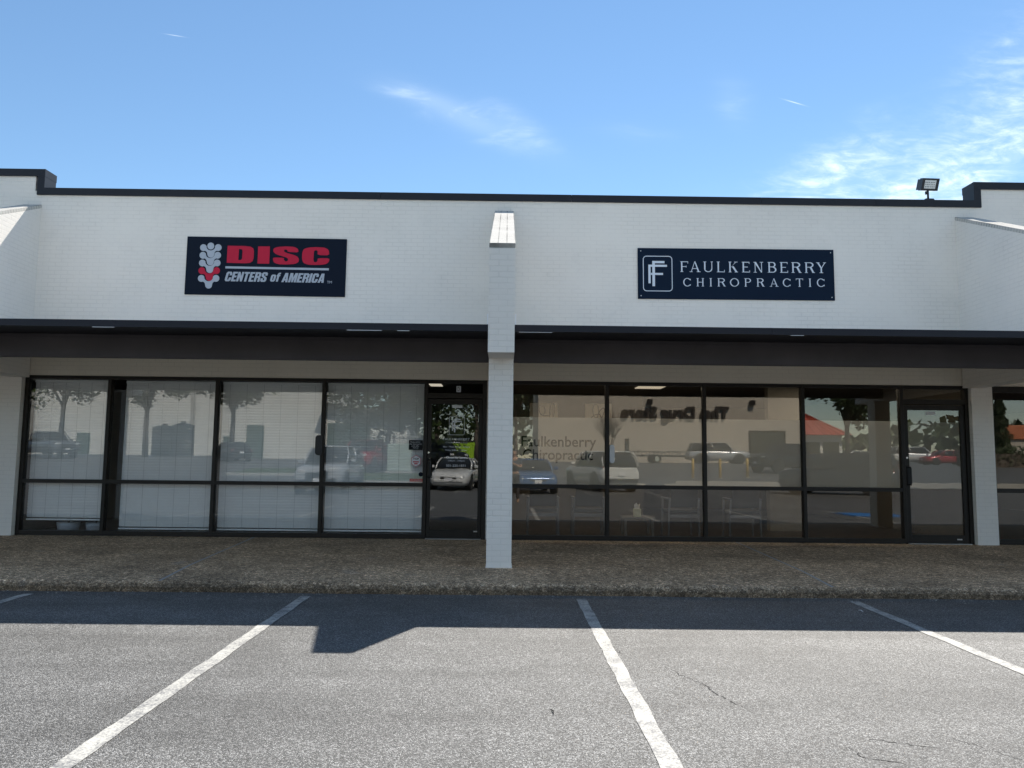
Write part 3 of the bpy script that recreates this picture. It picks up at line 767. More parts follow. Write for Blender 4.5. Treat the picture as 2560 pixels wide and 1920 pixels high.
def plant(x, y, label, seed, pr):
    e = empty('potted_plant', (x, y, ZW + .006), label, 'potted plant', 'potted plants behind the blind')
    m = MB(); prof = [(.10, 0), (pr*.9, .03), (pr, .12), (pr*1.02, .17), (pr*.93, .17), (pr*.9, .14)]
    n = 24; vs = [(r*math.cos(2*math.pi*k/n), r*math.sin(2*math.pi*k/n), z) for r, z in prof for k in range(n)]
    m.add(vs, [(i*n+k, i*n+(k+1) % n, (i+1)*n+(k+1) % n, (i+1)*n+k) for i in range(len(prof)-1) for k in range(n)], True); m.build('pot', M['pot'], e)
    s = MB(); s.tube([(0, 0, .12), (.01, 0, .3), (0, -.02, .45)], .012, 6); s.build('stem', M['bark'], e)
    rnd = random.Random(seed); l = MB()
    for k in range(26):
        a = rnd.uniform(0, 6.28); r = rnd.uniform(.08, .26); z = rnd.uniform(.22, .55); d = Vector((math.cos(a), math.sin(a), rnd.uniform(-.2, .4))); w = Vector((-d.y, d.x, 0))*.035; o = Vector((0, 0, z)); q = o + d*r
        l.add([o, o + d*r*.5 + w, q, o + d*r*.5 - w], [(0, 1, 2, 3)])
    l.build('leaves', M['leaf'], e)
plant(-7.15, W + .36, 'potted plant under the far left blind, nearer the white pilaster', 3, .17)
plant(-6.70, W + .36, 'potted plant under the far left blind, nearer the first mullion', 5, .15)

# ------------------------------------------------------------------ waiting room seen through the right shopfront
def make_chair(x, y, rz, label):
    e = empty('waiting_chair', (x, y, ZW + .005), label, 'chair', 'waiting room chairs by the right windows', rz)
    for sx in (-1, 1):
        MB().tube([(sx*.26, -.24, 0), (sx*.25, -.22, .44), (sx*.245, -.27, .62)], .017, 8).build('leg', M['chairm'], e)
        MB().tube([(sx*.26, .24, 0), (sx*.25, .22, .44), (sx*.25, .20, .62)], .017, 8).build('leg', M['chairm'], e)
        MB().box(sx*.25 - .025, sx*.25 + .025, -.27, .22, .625, .655, .006).build('armrest', M['chairm'], e)
    MB().box(-.245, .245, -.22, .24, .395, .455, .012).build('seat', M['seatm'], e)
    m = MB(); m.prism([(-.235, .50), (-.20, .50), (-.285, .80), (-.31, .80)], 'x', -.225, .225); m.build('backrest', M['seatm'], e)
    MB().box(-.245, .245, -.245, -.221, .33, .385, .004).build('rail', M['chairm'], e)
    return e
chair = make_chair(.65, W + .75, 0, 'waiting room chair nearest the white brick column')
for x, lb in ((1.42, 'waiting room chair next to the first mullion right of the column'), (3.0, 'waiting room chair just right of the tissue box table'), (4.05, 'waiting room chair in the third pane beside the interior partition')):
    c = copy_tree(chair); c.location.x = x; c['label'] = lb; c.rotation_euler.z = random.uniform(-.05, .05)
e = empty('side_table', (2.28, W + .85, ZW + .005), 'low dark side table between the waiting chairs', 'table')
MB().box(-.27, .27, -.25, .25, .29, .32, .006).build('tabletop', M['indark'], e)
for sx in (-1, 1):
    for sy in (-1, 1): MB().box(sx*.23 - .02, sx*.23 + .02, sy*.21 - .02, sy*.21 + .02, 0, .29).build('leg', M['indark'], e)
e = empty('tissue_box', (2.27, W + .78, ZW + .325), 'cream tissue box with a white tissue standing on the low table', 'tissue box')
MB().box(-.06, .06, -.06, .06, 0, .135, .004).build('carton', flat('tissue_carton', (.62, .60, .42), .6), e)
m = MB(); m.add([(-.045, 0, .135), (.045, .01, .135), (.05, .0, .22), (.015, -.02, .20), (-.01, .02, .235), (-.05, 0, .20)], [(0, 1, 2, 3), (0, 3, 4, 5)]); m.build('tissue', M['white'], e)
def picture(x0, x1, z0, z1, y, loops, label):
    e = empty('canvas_picture', ((x0 + x1)/2, y, z0), label, 'picture', 'line drawing canvases on the waiting room wall')
    w = (x1 - x0)/2; h = z1 - z0
    MB().box(-w, w, 0, .035, 0, h, .003).build('canvas', M['canvas'], e)
    m = MB()
    for pts in loops: m.tube([(p[0]*w, -.002, p[1]*h) for p in pts], .009, 5)
    m.build('drawn_line', M['ink'], e)
def lp(cx, cz, rx, rz, a0, a1, rot=0):
    o = []
    for k in range(21):
        a = R(a0 + (a1 - a0)*k/20); x, z = rx*math.cos(a), rz*math.sin(a); o.append((cx + x*math.cos(rot) - z*math.sin(rot), cz + x*math.sin(rot) + z*math.cos(rot)))
    return o
picture(.52, 1.12, 1.75, 2.62, 16.44, [lp(-.1, .82, .2, .12, -60, 250), lp(.62, .82, .16, .2, -60, 240, -.5), [(-.2, .72), (.1, .68), (.45, .7), (.4, .5), (.5, .3)], lp(-.2, .35, .5, .2, 0, 300)], 'cream canvas with looping line drawing, nearer the white brick column')
picture(1.71, 2.28, 1.75, 2.62, 16.44, [lp(-.2, .82, .22, .17, -100, 260), lp(.2, .75, .28, .1, -200, 160, .4), [(-.7, .6), (-.3, .72), (.1, .74), (.3, .6), (.2, .4)], lp(.1, .35, .4, .2, 30, 330)], 'cream canvas with looping line drawing, behind the first mullion right of column')

# ------------------------------------------------------------------ wall signs
def serif(mb, ch, x0, x1, z0, z1, y, d):
    h = z1 - z0; w = (x1 - x0)/h; T, t, s = .125, .062, .045
    lay = [0]
    def P(pts):
        lay[0] += 1; n = len(pts); dd = d + lay[0]*.0002
        q = [(x0 + p[0]*h, z0 + p[1]*h) for p in pts]
        mb.add([(a, y - dd, b) for a, b in q] + [(a, y, b) for a, b in q], [tuple(range(n)), tuple(range(2*n-1, n-1, -1))] + [(i, (i+1) % n, n + (i+1) % n, n + i) for i in range(n)])
    def rc(a, b, c, e): P([(a, b), (c, b), (c, e), (a, e)])
    def arc(cx, cz, rx, rz, a0, a1, tk, tn, n=16):
        o, i = [], []
        for k in range(n + 1):
            a = R(a0 + (a1 - a0)*k/n); th = tn + (tk - tn)*abs(math.cos(a))
            o.append((cx + rx*math.cos(a), cz + rz*math.sin(a))); i.append((cx + (rx - th)*math.cos(a), cz + (rz - min(th, tn*1.2 + (tk-tn)*abs(math.cos(a))))*math.sin(a)))
        for k in range(n): P([o[k], o[k+1], i[k+1], i[k]])
    def stem(x, tt=T, top=True, bot=True, ex=.075):
        rc(x, 0, x + tt, 1)
        if bot: rc(x - ex, 0, x + tt + ex, s)
        if top: rc(x - ex, 1 - s, x + tt + ex, 1)
    e = .075
    if ch == 'F': stem(e); rc(e + T, 1 - t, w, 1); rc(w - s, .80, w, 1); rc(e + T, .48, w*.78, .48 + t); rc(w*.78 - s, .42, w*.78, .60)
    elif ch == 'E': stem(e); rc(e + T, 1 - t, w - .03, 1); rc(w - .03 - s, .82, w - .03, 1); rc(e + T, .48, w*.75, .48 + t); rc(e + T, 0, w, t); rc(w - s, 0, w, .20)
    elif ch == 'L': stem(e); rc(e + T, 0, w, t); rc(w - s, 0, w, .22)
    elif ch == 'I': stem((w - T)/2)
    elif ch == 'T': stem((w - T)/2, top=False); rc(0, 1 - t, w, 1); rc(0, .80, s, 1); rc(w - s, .80, w, 1)
    elif ch == 'H': stem(e, ex=e); stem(w - e - T, ex=e); rc(e + T, .48, w - e - T, .48 + t)
    elif ch == 'A':
        a = w*.47; P([(.11, 0), (.11 + t*1.05, 0), (a + .03, .98), (a - .015, 1)]); P([(w - .12 - T, 0), (w - .10, 0), (a + .06, 1), (a - .03, 1)])
        rc(w*.27, .30, w*.70, .30 + t*.9); rc(0, 0, .28, s); rc(w - .36, 0, w, s)
    elif ch == 'U':
        rc(e, .30, e + T, 1); rc(0, 1 - s, e*2 + T, 1); rc(w - e - t, .30, w - e, 1); rc(w - e*2 - t, 1 - s, w, 1)
        arc(w/2, .32, w/2 - e, .32, 180, 360, (T + t)/2, t)
    elif ch == 'K':
        stem(e); P([(e + T, .40), (e + T + .05, .52), (w - .12, 1), (w - .22, 1)]); P([(e + T + .12, .53), (e + T + .26, .60), (w - .02, 0), (w - .20, 0)]); rc(w - .34, 1 - s, w - .02, 1); rc(w - .30, 0, w, s)
    elif ch == 'N':
        rc(.12, 0, .12 + t, 1); rc(w - .12 - t, 0, w - .12, 1); P([(.06, 1), (.24, 1), (w - .12, .0), (w - .20, 0)]); rc(0, 0, .30, s); rc(w - .30, 1 - s, w, 1); rc(0, 1 - s, .2, 1)
    elif ch in 'BRP':
        stem(e); xr = w - (.06 if ch == 'R' else .03)
        zc, rz = (.755, .245) if ch in 'BR' else (.74, .26)
        xm = e + T + (xr - e - T)*.45
        rc(e + T, 1 - t, xm, 1); rc(e + T, zc - rz, xm, zc - rz + t); arc(xm, zc, xr - xm - (.04 if ch == 'B' else 0), rz, -90, 90, T, t)
        if ch == 'B': rc(e + T, 0, xm + .02, t); arc(xm + .02, .27, xr - xm, .27, -90, 90, T, t)
        if ch == 'R': P([(xm - .02, .50), (xm + .14, .52), (w, 0), (w - .17, 0)]); rc(w - .2, 0, w + .04, s)
    elif ch == 'Y':
        rc(w/2 - T/2, 0, w/2 + T/2, .48); rc(w/2 - .17, 0, w/2 + .17, s)
        P([(.06, 1), (.06 + T*1.25, 1), (w/2 + T/2, .46), (w/2 - T/2, .46)]); P([(w - .14, 1), (w - .06, 1), (w/2 + T/2, .46), (w/2 + T/2 - .08, .46)]); rc(0, 1 - s, .30, 1); rc(w - .28, 1 - s, w, 1)
    elif ch == 'O': arc(w/2, .5, w/2, .51, 0, 360, T, t, 32)
    elif ch == 'C': arc(w*.52, .5, w*.52, .51, 42, 318, T, t, 26); rc(w - .10, .72, w - .10 + s, .92); rc(w - .10, .08, w - .10 + s, .26)

def sign2():
    x0, x1, z0, z1 = 1.45 + .68, 5.36, 0, 0
    k = S/11.779; X0, X1 = 2.044*k, 5.124*k; Z1, Z0 = HC + (4.745 - HC)*k, HC + (3.937 - HC)*k
    e = empty('wall_sign', ((X0 + X1)/2, S, (Z0 + Z1)/2), 'navy rectangular wall sign reading FAULKENBERRY CHIROPRACTIC', 'sign')
    w, h = X1 - X0, Z1 - Z0
    MB().box(-w/2, w/2, -.022, 0, -h/2, h/2, .003).build('panel', M['navy'], e)
    # crop pixels -> sign coordinates (the panel spans 135..2065 by 90..590)
    u = lambda px: -w/2 + (px - 135)/1936*w
    def v(px, py): return h/2 - (py - (86 + (px - 135)*.0055))/497*h
    m = MB()
    for ch, a, b in zip('FAULKENBERRY', (553, 645, 780, 913, 1028, 1160, 1275, 1415, 1536, 1650, 1781, 1895), (630, 752, 875, 990, 1120, 1238, 1370, 1500, 1614, 1742, 1874, 1992)):
        serif(m, ch, u(a), u(b), v(a, 320 + (a - 553)*.004), v(a, 217 + (a - 553)*.004), -.022, .004)
    for ch, a, b in zip('CHIROPRACTIC', (580, 711, 838, 918, 1040, 1183, 1303, 1431, 1560, 1690, 1814, 1896), (657, 784, 864, 994, 1128, 1249, 1375, 1517, 1639, 1760, 1842, 1974)):
        serif(m, ch, u(a), u(b), v(a, 461), v(a, 381), -.022, .004)
    m.build('lettering', M['sign_white'], e)
    for sx in (-1, 1):
        for sz in (-1, 1):
            m = MB(); m.tube([(sx*(w/2 - .05), -.0215, sz*(h/2 - .05)), (sx*(w/2 - .05), -.026, sz*(h/2 - .05))], .009, 10); m.build('screw', M['steel'], e)
    m = MB(); ff_logo(m, u(185), v(185, 510), u(475) - u(185), v(185, 163) - v(185, 510), -.022, .003, .012); m.build('emblem', M['sign_white'], e)
    e.rotation_euler = (0, -.0035, 0)
BLOCK = {
 'C': (.5, [[(0, .15), (0, .85), (.1, 1), (.4, 1), (.5, .85), (.5, .62), (.31, .62), (.31, .82), (.19, .82), (.19, .18), (.31, .18), (.31, .40), (.5, .40), (.5, .15), (.4, 0), (.1, 0)]]),
 'E': (.40, [[(0, 0), (0, 1), (.40, 1), (.40, .82), (.19, .82), (.19, .6), (.37, .6), (.37, .42), (.19, .42), (.19, .18), (.40, .18), (.40, 0)]]),
 'N': (.5, [[(0, 0), (0, 1), (.17, 1), (.32, .52), (.32, 1), (.5, 1), (.5, 0), (.34, 0), (.18, .5), (.18, 0)]]),
 'T': (.45, [[(.13, 0), (.13, .82), (0, .82), (0, 1), (.45, 1), (.45, .82), (.32, .82), (.32, 0)]]),
 'R': (.5, [[(0, 0), (0, 1), (.36, 1), (.5, .88), (.5, .58), (.42, .48), (.5, .40), (.5, 0), (.32, 0), (.32, .38), (.19, .42), (.19, 0)], [(.19, .58), (.31, .58), (.31, .82), (.19, .82)]]),
 'S': (.5, [[(0, .12), (0, .36), (.19, .36), (.19, .17), (.31, .17), (.31, .33), (.04, .55), (0, .66), (0, .88), (.1, 1), (.4, 1), (.5, .88), (.5, .66), (.31, .66), (.31, .83), (.19, .83), (.19, .70), (.46, .46), (.5, .36), (.5, .12), (.4, 0), (.1, 0)]]),
 'o': (.48, [[(0, .13), (0, .65), (.1, .78), (.38, .78), (.48, .65), (.48, .13), (.38, 0), (.1, 0)], [(.19, .17), (.29, .17), (.29, .61), (.19, .61)]]),
 'f': (.34, [[(.06, 0), (.06, .6), (0, .6), (0, .76), (.06, .76), (.06, .88), (.16, 1), (.34, 1), (.34, .84), (.25, .84), (.25, .76), (.33, .76), (.33, .6), (.25, .6), (.25, 0)]]),
 'A': (.52, [[(0, 0), (.14, 1), (.38, 1), (.52, 0), (.33, 0), (.315, .18), (.205, .18), (.19, 0)], [(.222, .34), (.298, .34), (.26, .72)]]),
 'M': (.66, [[(0, 0), (0, 1), (.24, 1), (.33, .5), (.42, 1), (.66, 1), (.66, 0), (.48, 0), (.48, .6), (.39, 0), (.27, 0), (.18, .6), (.18, 0)]]),
 'I': (.19, [[(0, 0), (0, 1), (.19, 1), (.19, 0)]])}
def block_text(mb, word, x0, x1, z0, z1, y, depth, shear=.2):
    tot = sum(BLOCK[c][0] for c in word) + .055*(len(word) - 1) + shear; k = (x1 - x0)/tot; h = z1 - z0; X = 0
    for c in word:
        w, polys = BLOCK[c]
        put2d(mb, curve_mesh([[(x0 + (X + p[0] + shear*p[1])*k, z0 + p[1]*h) for p in q] for q in polys], 1.), y, depth); X += w + .055
def sign1():
    k = S/11.779; X0, X1 = -4.996*k, -2.512*k; Z1, Z0 = HC + (4.824 - HC)*k, HC + (3.9065 - HC)*k
    e = empty('wall_sign', ((X0 + X1)/2, S, (Z0 + Z1)/2), 'dark navy wall sign with red DISC letters and spine emblem', 'sign')
    w, h = X1 - X0, Z1 - Z0
    MB().box(-w/2, w/2, -.022, 0, -h/2, h/2, .003).build('panel', M['navy2'], e)
    def uv(p):   # crop pixels to sign coordinates (affine with keystone)
        px, py = p; t = (py - 150 - (px - 145)*.021)/694; a = 145 - 38*t; b = 2053 - 15*t
        return (-w/2 + (px - a)/(b - a)*w, h/2 - t*h)
    def shape(mb, polys, d=.004): put2d(mb, curve_mesh([[uv(p) for p in q] for q in polys], 1.), -.022, d)
    def smooth(p):
        o = []
        n = len(p)
        for i in range(n):
            a, b = p[i], p[(i+1) % n]; o += [(a[0]*.8 + b[0]*.2, a[1]*.8 + b[1]*.2), (a[0]*.2 + b[0]*.8, a[1]*.2 + b[1]*.8)]
        return o
    r = MB()
    shape(r, [[(627, 265), (830, 269), (900, 277), (934, 298), (942, 335), (938, 415), (926, 452), (895, 472), (840, 477), (616, 470)], [(762, 305), (790, 306), (804, 318), (806, 340), (801, 415), (794, 433), (780, 438), (754, 438)]])
    shape(r, [[(992, 275), (1133, 276), (1125, 483), (985, 480)]])
    shape(r, [smooth([(1477, 349), (1345, 342), (1343, 322), (1325, 311), (1304, 316), (1301, 334), (1318, 350), (1455, 390), (1483, 428), (1476, 465), (1430, 488), (1325, 494), (1228, 488), (1183, 470), (1170, 435), (1172, 409), (1303, 412), (1300, 437), (1322, 459), (1347, 452), (1352, 425), (1330, 408), (1205, 370), (1171, 335), (1178, 300), (1220, 282), (1320, 276), (1425, 281), (1468, 305)])])
    shape(r, [smooth([(1846, 386), (1705, 381), (1706, 335), (1690, 321), (1667, 325), (1660, 345), (1655, 448), (1667, 467), (1692, 467), (1706, 450), (1708, 419), (1846, 420), (1844, 458), (1815, 487), (1760, 498), (1680, 501), (1588, 496), (1534, 475), (1518, 428), (1521, 350), (1538, 308), (1600, 289), (1700, 286), (1792, 292), (1838, 320)])])
    r.build('lettering', M['red'], e)
    l = MB(); shape(l, [[(602, 512), (1842, 541), (1841, 566), (600, 537)]])
    def line(s, pa, pb, top, bold, sh):
        x0, zb = uv(pa); x1, zb2 = uv(pb); zt = uv((pa[0], top))[1]
        if s == 'TM': fit_text(l, s, x0, x1, zb, zt, -.022, bold, sh, .004)
        else: block_text(l, s, x0, x1, zb, zt, -.022, .004)
    line('CENTERS', (588, 690), (1112, 694), 576, 0, 0); line('of', (1133, 696), (1266, 698), 590, 0, 0); line('AMERICA', (1272, 704), (1808, 711), 594, 0, 0)
    line('TM', (1822, 722), (1880, 724), 692, 0, 0)
    l.build('sub_lettering', M['silver'], e)
    gs, gr = MB(), MB()
    gs_c = (425, 268)
    shape(gs, [[(425 + 41*math.cos(R(12*k)), 268 + 42*math.sin(R(12*k))) for k in range(30)]])
    for i in range(5):
        cx, cy = 425 - 6.2*i - .5*(i > 3), 287 + 92.3*i
        def arcp(ox, oy, r_, a0, a1, n=14): return [(cx + ox + r_*math.cos(R(a0 + (a1-a0)*k/n)), cy + oy + r_*math.sin(R(a0 + (a1-a0)*k/n))) for k in range(n + 1)]
        pts = arcp(-88, 0, 41, -22, -295) + [(cx - 56, cy + 45), (cx - 46, cy + 58)] + arcp(0, 80, 41, 180, 0) + [(cx + 46, cy + 58), (cx + 56, cy + 45)] + arcp(88, 0, 41, 115, -158) + arcp(0, -20, 54, 14, 166)
        shape(gr if i == 3 else gs, [pts], .003)
    gs.build('spine_emblem', M['silver'], e); gr.build('red_vertebra', M['red'], e)
    e.rotation_euler = (0, .0045, 0)
sign1(); sign2()
# dark sign on the neighbour's wall, glimpsed past the right buttress
m = MB(); m.box(8.60, 10.8, S - .03, S, 4.7, 5.42, .004); tag(m.build('wall_sign', M['navy2']), 'dark sign panel at the right edge behind the sloped buttress', 'sign')

# ------------------------------------------------------------------ floodlight on the parapet
def floodlight():
    e = empty('floodlight', (7.02, S + .06, ZC), 'black LED floodlight on a short post on the parapet', 'floodlight')
    m = MB(); m.prism([(-.09, 0), (.09, 0), (.065, .035), (-.065, .035)], 'y', -.05, .05); m.build('base', M['lamp_black'], e)
    m = MB(); m.tube([(0, 0, .03), (0, 0, .20)], .017, 10); m.tube([(-.03, 0, .12), (-.03, 0, .17)], .018, 8); m.build('post', M['lamp_black'], e)
    rot = Matrix.Translation((.02, 0, .29)) @ Matrix.Rotation(R(3), 4, 'Z') @ Matrix.Rotation(R(17), 4, 'X')
    a = MB(); a.prism([(-.18, -.125), (.18, -.125), (.195, .125), (-.165, .125)], 'y', -.05, .06); a.prism([(-.165, -.11), (.165, -.11), (.18, .11), (-.15, .11)], 'y', .061, .17)
    hd = a.build('lamp_head', M['lamp_black'], e); hd.matrix_basis = rot @ Matrix.Scale(.80, 4)
    b = MB(); b.prism([(-.125, -.085), (.115, -.085), (.125, .085), (-.115, .085)], 'y', -.055, -.0505); b.build('led_panel', M['led'], hd)
    c = MB()
    for i in range(6):
        for j in range(3):
            x = -.095 + i*.034 + (.012 if i > 2 else 0); z = -.05 + j*.045; c.box(x - .007, x + .007, -.058, -.0555, z - .007, z + .007)
    c.build('led', M['dark'], hd)
floodlight()

# ------------------------------------------------------------------ across the car park (seen reflected in the glass)
def DV(u, d):
    """reflected thing at picture column u (0..2212) whose mirrored distance is d -> x, y on the lot"""
    return (u - 1092)/1659*d, 2*W - d
def loft(mb, secs, cap=True, smooth=True):
    n = len(secs[0]); vs = [p for s in secs for p in s]
    fs = [(i*n+k, i*n+(k+1) % n, (i+1)*n+(k+1) % n, (i+1)*n+k) for i in range(len(secs)-1) for k in range(n)]
    o = len(mb.v); mb.add(vs, fs, smooth)
    if cap:
        mb.f += [tuple(o + k for k in reversed(range(n))), tuple(o + (len(secs)-1)*n + k for k in range(n))]; mb.sm += [False, False]
    return mb
PRO = {  # stations: x, z bottom, z belt, half width; cabin: base front/rear x, roof front/rear x, roof z, belt z, half widths
 'sedan': dict(L=4.6, st=[(2.30, .34, .60, .62), (2.22, .24, .70, .78), (1.9, .20, .80, .86), (1.0, .20, .93, .89), (0, .20, .97, .90), (-1.0, .20, .98, .90), (-1.85, .22, .98, .87), (-2.2, .28, .92, .80), (-2.3, .38, .80, .68)],
               cab=(1.05, -1.75, .35, -1.05, 1.43, .94, .83, .62), wheel=(1.38, -1.34, .32), belt=.94),
 'suv': dict(L=4.9, st=[(2.45, .40, .86, .74), (2.40, .28, 1.00, .88), (2.05, .25, 1.08, .95), (1.0, .25, 1.14, .97), (0, .25, 1.16, .97), (-1.2, .25, 1.16, .97), (-2.2, .28, 1.12, .94), (-2.42, .36, 1.02, .86)],
             cab=(1.15, -2.36, .45, -2.05, 1.80, 1.12, .90, .72), wheel=(1.52, -1.48, .39), belt=1.12),
 'pickup': dict(L=5.8, st=[(2.9, .48, .95, .80), (2.84, .36, 1.12, .94), (2.45, .33, 1.20, 1.0), (1.3, .33, 1.25, 1.01), (0, .33, 1.26, 1.01), (-1.5, .33, 1.24, 1.01), (-2.7, .36, 1.24, 1.0), (-2.9, .42, 1.22, .98)],
                cab=(1.45, -.95, .75, -.75, 1.92, 1.22, .93, .75), wheel=(1.85, -1.85, .42), belt=1.22)}
def car(kind, loc, rz, body, label, cat, group='cars parked across the lot', extra=()):
    P = PRO[kind]; e = empty({'sedan': 'parked_car', 'suv': 'parked_suv', 'pickup': 'pickup_truck'}[kind], (loc[0], loc[1], gz(*loc)), label, cat, group, rz)
    secs = []
    for x, zb, zt, hw in P['st']:
        h = zt - zb
        half = [(hw*.80, zb), (hw*.97, zb + h*.22), (hw, zb + h*.48), (hw*.985, zb + h*.74), (hw*.90, zt - h*.06), (hw*.72, zt)]
        secs.append([(x, y, z) for y, z in half] + [(x, -y, z) for y, z in reversed(half)])
    m = MB(); loft(m, secs)
    bd = m.build('body', body, e)
    bf, br, rf, rr, zr, zb, wb, wr = P['cab']
    m = MB()
    def ring(z, f, a, w, t): return [(f - t, w*.8, z), (f - .25, w, z), (a + .25, w, z), (a + t, w*.85, z), (a + t, -w*.85, z), (a + .25, -w, z), (f - .25, -w, z), (f - t, -w*.8, z)]
    loft(m, [ring(zb - .04, bf, br, wb, 0), ring(zb + (zr - zb)*.5, (bf+rf)/2 + .03, (br+rr)/2 - .03, (wb+wr)/2 + .03, 0), ring(zr - .05, rf, rr, wr + .02, 0)])
    m.build('window_glass', M['carglass'], e)
    m = MB(); loft(m, [ring(zr - .055, rf + .02, rr - .02, wr + .04, 0), ring(zr - .01, rf - .1, rr + .1, wr - .02, 0), ring(zr, rf - .35, rr + .3, wr - .2, 0)]); m.build('roof', body, e)
    for s in (-1, 1):
        m = MB()
        for bx, tx in ((bf - .02, rf), ((bf + br)/2 + .05, (rf + rr)/2 + .02), (br + .05, rr)): m.tube([(bx, s*(wb*.96), zb - .02), ((bx+tx)/2, s*((wb+wr)/2 + .035), (zb+zr)/2), (tx, s*(wr + .01), zr - .03)], .038, 6)
        m.build('pillar', body, e)
        m = MB(); m.box(bf - .32, bf - .20, s*(wb + .16) - .10, s*(wb + .16) + .10, zb + .02, zb + .16, .03); m.build('mirror', body, e)
        xf = P['st'][1][0]; hw = P['st'][1][3]; zt = P['st'][1][2]
        m = MB(); m.box(xf - .12, xf + .055, s*hw*.68 - .16, s*hw*.68 + .16, zt - .20, zt - .05, .03); m.build('headlight', M['lens'], e)
        xr = P['st'][-2][0]; hr = P['st'][-2][3]; zt = P['st'][-2][2]
        hh = (.16, .34)[kind != 'sedan']
        m = MB(); m.box(xr - .07, xr + .15, s*hr*.80 - .11, s*hr*.80 + .11, zt - .08 - hh, zt - .06, .02); m.build('taillight', M['tail'], e)
        for wx in P['wheel'][:2]:
            r = P['wheel'][2]; hw = .86*P['st'][4][3]
            m = MB(); m.tube([(wx, s*(hw - .12), r), (wx, s*(hw + .07), r), (wx, s*(hw + .115), r)], [r, r, r*.9], 24); w = m.build('wheel', M['tyre'], e)
            m = MB(); m.tube([(wx, s*(hw + .10), r), (wx, s*(hw + .122), r)], r*.66, 20); m.build('rim', M['chrome'], w)
            m = MB(); m.tube([(wx, s*(hw - .05), r + .02), (wx, s*(P['st'][4][3] + .004), r + .02)], r*1.2, 24); m.build('wheel_arch', M['dark'], e)
    x0, zb0, zt0, hw0 = P['st'][0]; x1 = P['st'][1][0]
    m = MB(); gh = (.20, .40)[kind != 'sedan']
    m.box(x0 - .06, x0 + .025, -hw0*.55, hw0*.55, zt0 - gh - .02, zt0 - .02, .02); g = m.build('grille', M['dark'], e)
    if 'chrome' in extra:
        m = MB()
        for k in range(5): m.box(x0 + .02, x0 + .045, -hw0*.62, hw0*.62, zt0 - gh + .005 + k*.082, zt0 - gh + .035 + k*.082, .006)
        m.build('grille_bar', M['chrome'], g)
    m = MB(); m.box(x0 - .04, x0 + .045, -hw0*1.02, hw0*1.02, zb0 + .03, zb0 + .17, .03); m.build('bumper', body if kind == 'sedan' else M['dark'], e)
    xe, ze, zte, hwe = P['st'][-1]
    m = MB(); m.box(xe - .05, xe + .03, -hwe*.98, hwe*.98, ze + .02, ze + .2, .03); m.build('bumper', M['dark'], e)
    for xx in (x0 + .046, xe - .052):
        m = MB(); m.box(xx - .006, xx + .006, -.155, .155, zb0 + .08 if xx > 0 else (ze + zte)/2, zb0 + .22 if xx > 0 else (ze + zte)/2 + .15); m.build('licence_plate', M['white'], e)
    if kind == 'pickup':
        m = MB(); m.box(-2.82, -1.0, -.82, .82, 1.2, 1.275, .01); m.build('bed_cover', M['dark'], e)
    return e
PW, PS, PB, PK, PR, PG = (paintm(n, c) for n, c in (('white_car_paint', (.72, .72, .69)), ('silver_car_paint', (.42, .44, .46)), ('blue_car_paint', (.02, .10, .27)), ('black_car_paint', (.012, .013, .016)), ('red_car_paint', (.35, .015, .025)), ('grey_car_paint', (.12, .13, .15))))
FRONT = math.pi/2     # nose towards the shops
car('sedan', DV(990, 35), FRONT + .10, PW, 'white sedan reflected in the glass of door D', 'car')
car('suv', DV(722, 31), FRONT, PS, 'silver SUV with chrome grille reflected by the blind pane beside the TOP badge', 'car', extra=('chrome',))
car('pickup', DV(800, 47), FRONT + .12, PR, 'red pickup reflected behind the silver SUV with the chrome grille', 'car')
car('sedan', DV(1150, 34), FRONT - .1, PB, 'blue car reflected below the Faulkenberry Chiropractic lettering', 'car')
car('suv', DV(1300, 37), -FRONT - .28, PW, 'white SUV seen from behind, reflected beside the blue car', 'car')
car('suv', DV(1550, 66), 0.05, PS, 'silver SUV side on, reflected before the brick store wall', 'car')
car('pickup', DV(1700, 52), math.pi - .45, PK, 'black pickup reflected right of the yellow bollards', 'car')
car('suv', DV(1812, 34), math.pi + .55, PK, 'dark SUV with tail to the shops, reflected in the pane beside the right door', 'car')
car('pickup', DV(110, 58), .6, PG, 'dark pickup truck reflected in the far left blind pane', 'car')
car('sedan', DV(505, 58), -2.2, PK, 'dark car reflected between the second and third blind panes', 'car')
car('suv', DV(950, 52), .9, PK, 'black SUV reflected behind the white sedan in door D', 'car')
car('suv', DV(1978, 76), .1, PW, 'white SUV far off, reflected in the right glass door', 'car')
car('sedan', DV(2045, 74), math.pi, PR, 'red car far off, reflected in the right glass door', 'car')
car('sedan', DV(2170, 80), .2, PS, 'silver car reflected in the window right of the end pilaster', 'car')
car('sedan', DV(1400*0 + 1860, 86), 0.1, PW, 'pale car far off, reflected above the dark SUV', 'car')

